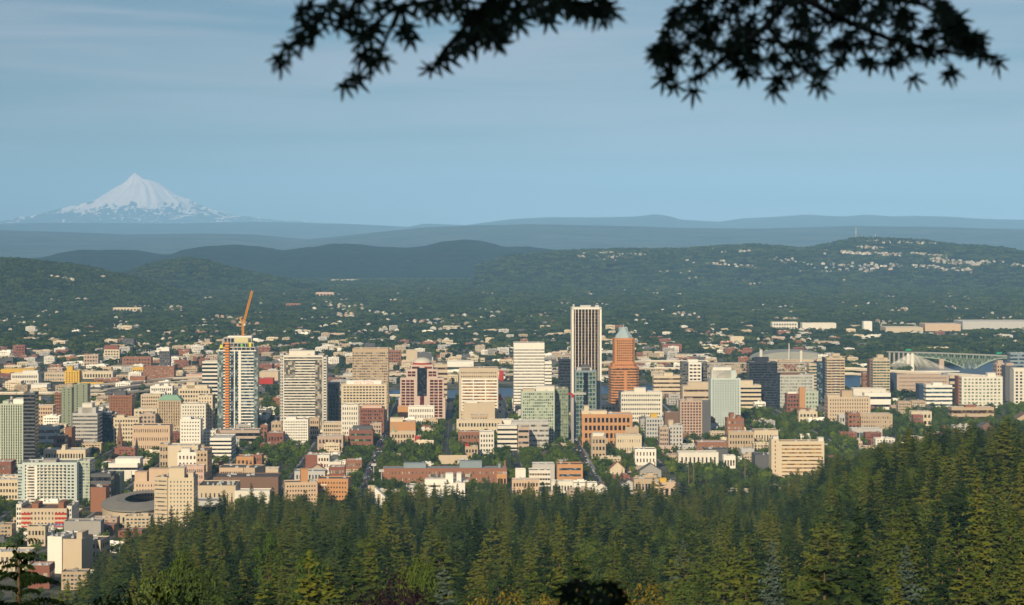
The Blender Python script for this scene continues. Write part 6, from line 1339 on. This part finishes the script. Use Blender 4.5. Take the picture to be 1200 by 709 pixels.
for i in order:
    x, y_, z, s_, rz, k = houses[i]; px = pxof(x, y_)
    if n_h < 300 and infront(x, y_) and 0 < px < 1200:
        zone = 'just behind the warehouses' if y_ < 6200 else 'in the near valley trees' if y_ < 7200 else 'in the mid valley trees' if y_ < 8500 else 'deep in the valley trees'
        a = min([l for l in LAND if l[1] < 5200 and l[0] > 0 and 'tower' in l[2]], key=lambda a: abs(a[0]-px)); d_ = px-a[0]
        o = put('house', HV[k][0], None, (x, y_, z), rz, label=f"{'tiny' if s_ < 1.1 else 'small'} {HV[k][1]} house {zone}, above the {short_of(a)}"[:118], cat='house', group='houses scattered through the valley'); o.scale = (s_*1.15, s_, s_*1.1); src_h.setdefault(k, o); n_h += 1
    else: h_rest.append((x, y_, z, rz, s_*1.15, s_*1.1, k))
hk_ = sorted(src_h); scatter('far_houses', [src_h[k] for k in hk_], [r_[:6]+(hk_.index(r_[6]),) for r_ in h_rest if r_[6] in hk_], label='far houses scattered over valley and hills')
# ---- tree canopy of the valley and the east bank
def clump(seed, n, w, d, hr=(6, 11)):
    rr = random.Random(seed); q = MB()
    for i in range(n):
        cx, cy, r_ = rr.uniform(-w/2, w/2), rr.uniform(-d/2, d/2), rr.uniform(3.5, 6.5); h = rr.uniform(*hr)
        for k in range(46):
            d_ = Vector((rr.gauss(0,1), rr.gauss(0,1)-.2, rr.gauss(0,1)*.9+.5)).normalized(); p = Vector((cx+d_.x*r_, cy+d_.y*r_, h*.55+d_.z*h*.45)); nrm = (d_+Vector((rr.uniform(-.4,.4), rr.uniform(-.4,.4), rr.uniform(-.2,.4)))).normalized()
            u = nrm.orthogonal().normalized(); v = nrm.cross(u); s_ = rr.uniform(1.4, 2.4); b = len(q.v); q.v += [tuple(p-u*s_), tuple(p-v*s_*.7), tuple(p+u*s_), tuple(p+v*s_*.7)]; q.f.append((b, b+1, b+2, b+3)); q.m.append(0)
    return q.mesh('canopy', fm_far)
# four real tree groups at the near bank serve as the pattern for the rest
cl_o = []
for i in range(5):
    n_, w_, d_ = ((9, 46, 26), (7, 40, 24), (11, 56, 30), (1, 1, 1), (2, 12, 8))[i]
    me = clump(90+i, n_, w_, d_, (6, 11) if i < 3 else (9, 14)); px = (1060, 1095, 1130, 1010, 1150)[i]; D = 5250+40*i; X = (px-600)/F*D
    cl_o.append(put('far_trees', me, None, (X, D, 0), kind='stuff', label=['wide low tree group on the far river bank behind the green bridge','smaller tree group right of the first one behind the green bridge','largest tree group behind the green bridge on the far bank','single round tree left of the tree groups on the far bank','pair of trees right of the tree groups on the far bank'][i]))
hx = np.array([(h[0], h[1]) for h in houses[:nv]]); ox = np.array(occ); ff = foot[foot[:, 1] > 4000]
can = []; y_ = 3770.0
while y_ < 13300:
    step = 24 if y_ < 7000 else 34; lat = 34
    x = -.24*y_-30; dens = lerp(y_, [(4000,.5),(4600,.5),(5000,.6),(5500,.8),(6000,.97),(6700,1),(14000,1)])
    hs = hx[(hx[:, 1] > y_-30) & (hx[:, 1] < y_+lerp(y_, [(5000,80),(9000,200),(13000,240)]))]; os_ = ox[(ox[:, 1] > y_-30) & (ox[:, 1] < y_+60)] if y_ < 7000 else ox[:0]; fs = ff[(ff[:, 1] > y_-60) & (ff[:, 1] < y_+190)]
    while x < .24*y_+30:
        xx, yy = x+rt.uniform(-12, 12), y_+rt.uniform(-10, 10); x += lat; px = pxof(xx, yy)
        dd = dens
        if yy < 5900 and 990 < px: dd = .95
        if rt.random() > dd: continue
        if river(xx, yy): continue
        if len(hs) and np.any(np.abs(hs[:, 0]-xx) < rt.uniform(8, 27)): continue
        if len(os_) and np.any((np.abs(os_[:, 0]-xx) < 30) & (np.abs(os_[:, 1]-yy) < 40)): 
            if rt.random() < .8: continue
        if len(fs) and np.any(np.abs(fs[:, 0]-xx) < fs[:, 2]+14): continue
        if yy > 6000 and noise.noise(Vector((xx*.004, yy*.0015, 1))) > .42 and rt.random() < .6: continue
        k = rt.choice((0, 1, 2)) if yy > 5300 or px > 990 else rt.choice((3, 3, 4, 1)); s_ = rt.uniform(.8, 1.15)*(1.0 if yy < 9000 else 1.15)
        can.append((xx, yy, 0, rt.choice((0, math.pi))+rt.uniform(-.3, .3), s_, s_*rt.uniform(.8, 1.25)*lerp(yy, [(5000,.9),(7000,.9),(9000,1),(13000,1.1)]), k))
    y_ += step
# tree line on the near hills
def hill_trees(zf, y0, y1, px0, px1, n, sz):
    for i in range(n):
        D = rt.uniform(y0, y1); px = rt.uniform(px0, px1); X = (px-600)/F*D; z = zf(X, D)
        if z < 3: continue
        can.append((X, D, z-1, rt.uniform(0, 6.28), rt.uniform(.8, 1.3), rt.uniform(.8, 1.4)*sz, rt.choice((0, 1, 2, 3))))
hill_trees(hz_t, 8050, 9500, -10, 245, 3600, 1.0); hill_trees(hz_k, 10650, 11500, 130, 345, 1300, .9); hill_trees(hz_s, 11000, 13700, 560, 1215, 5200, 1.0)
print('canopy clumps', len(can)); scatter('valley_trees', cl_o, can, label='tree canopy covering the valley and hills')
# ---- cars along the streets
def car_mesh(c, nm):
    q = MB(); q.box(-.9, .9, -2.2, 2.2, .35, .95, 0); q.add([(-.82,-1.4,.952),(.82,-1.4,.952),(.82,1.5,.952),(-.82,1.5,.952),(-.66,-.8,1.5),(.66,-.8,1.5),(.66,1.0,1.5),(-.66,1.0,1.5)], [(0,1,5,4),(1,2,6,5),(2,3,7,6),(3,0,4,7)], 1); n = len(q.v)-8; q.f.append((n+4,n+5,n+6,n+7)); q.m.append(0)
    for sx in (-.9, .9):
        for sy in (-1.4, 1.4): 
            b = len(q.v)
            for k in range(8): a = k*math.pi/4; q.v.append((sx*1.02, sy+.34*math.cos(a), .34+.34*math.sin(a)))
            q.f.append(tuple(range(b, b+8))); q.m.append(2)
    return q.mesh('car', surf(nm+'_paint', c, var=.02, rough=.35, spec=.5), G['black'], surf('tyre', (.03,.03,.03), var=.1))
CARS = [(car_mesh((.7,.7,.68), 'white'), 'white'), (car_mesh((.35,.36,.37), 'silver'), 'silver'), (car_mesh((.03,.03,.035), 'black'), 'black'), (car_mesh((.4,.03,.02), 'red'), 'red'), (car_mesh((.04,.08,.2), 'blue'), 'blue')]
streets = {0: 'street below the tallest tower', -3: 'street left of the brick school', -7: 'street by the stadium', -6:'street by the dark-roofed hall', -2:'street through the park trees', -8:'leftmost street', 1:'street right of the tallest tower', 2:'street by the brick warehouse'}
NC = 0
for i, nm in streets.items():
    u0 = U0+i*BLK; v = v_lo[i]+10
    while v < 3100:
        for du in (-4.3, -1.8, 1.8, 4.3):
            if rt.random() < (.55 if abs(du) > 4 else .16):
                x, y_ = uv(u0+du, v+rt.uniform(-1, 1)); px = pxof(x, y_)
                if 0 < px < 1200 and NC < 295 and (i in (0, -3, -7, -8) or rt.random() < .4):
                    c_ = rt.choices(range(5), [30, 25, 25, 10, 10])[0]; NC += 1
                    put('parked_car' if abs(du) > 4 else 'car', CARS[c_][0], None, (x, y_, .31), YAW, label=f"{CARS[c_][1]} car {'parked along' if abs(du) > 4 else 'driving on'} the {nm}", cat='car', group='cars along the downtown streets')
        v += 7.5 if i in (0, -3) else 14
# ---- sub-parts: pieces that sit on a part hang under that part (both have the thing's own origin, so nothing moves)
SUB = {'sign_lettering': 'sign_box', 'roof_rib': 'pyramid_roof', 'chimney': 'roof', 'jib': 'mast', 'antenna': 'roof', 'dome': 'drum', 'cap': 'shaft', 'lamp_frame': 'pole', 'crossarm': 'pole', 'white_pier': 'glazing', 'hoist_gate': 'hoist_mast', 'stay_cable': 'a_frame', 'rooftop_unit': 'roof'}
for root in [o for o in COL.objects if o.parent is None and o.children]:
    kids = {}
    for ch in root.children: kids.setdefault(ch.name.split('.')[0], ch)
    for ch in list(root.children):
        t = kids.get(SUB.get(ch.name.split('.')[0], ''))
        if t and t is not ch and t.location.length < 1e-6: ch.parent = t
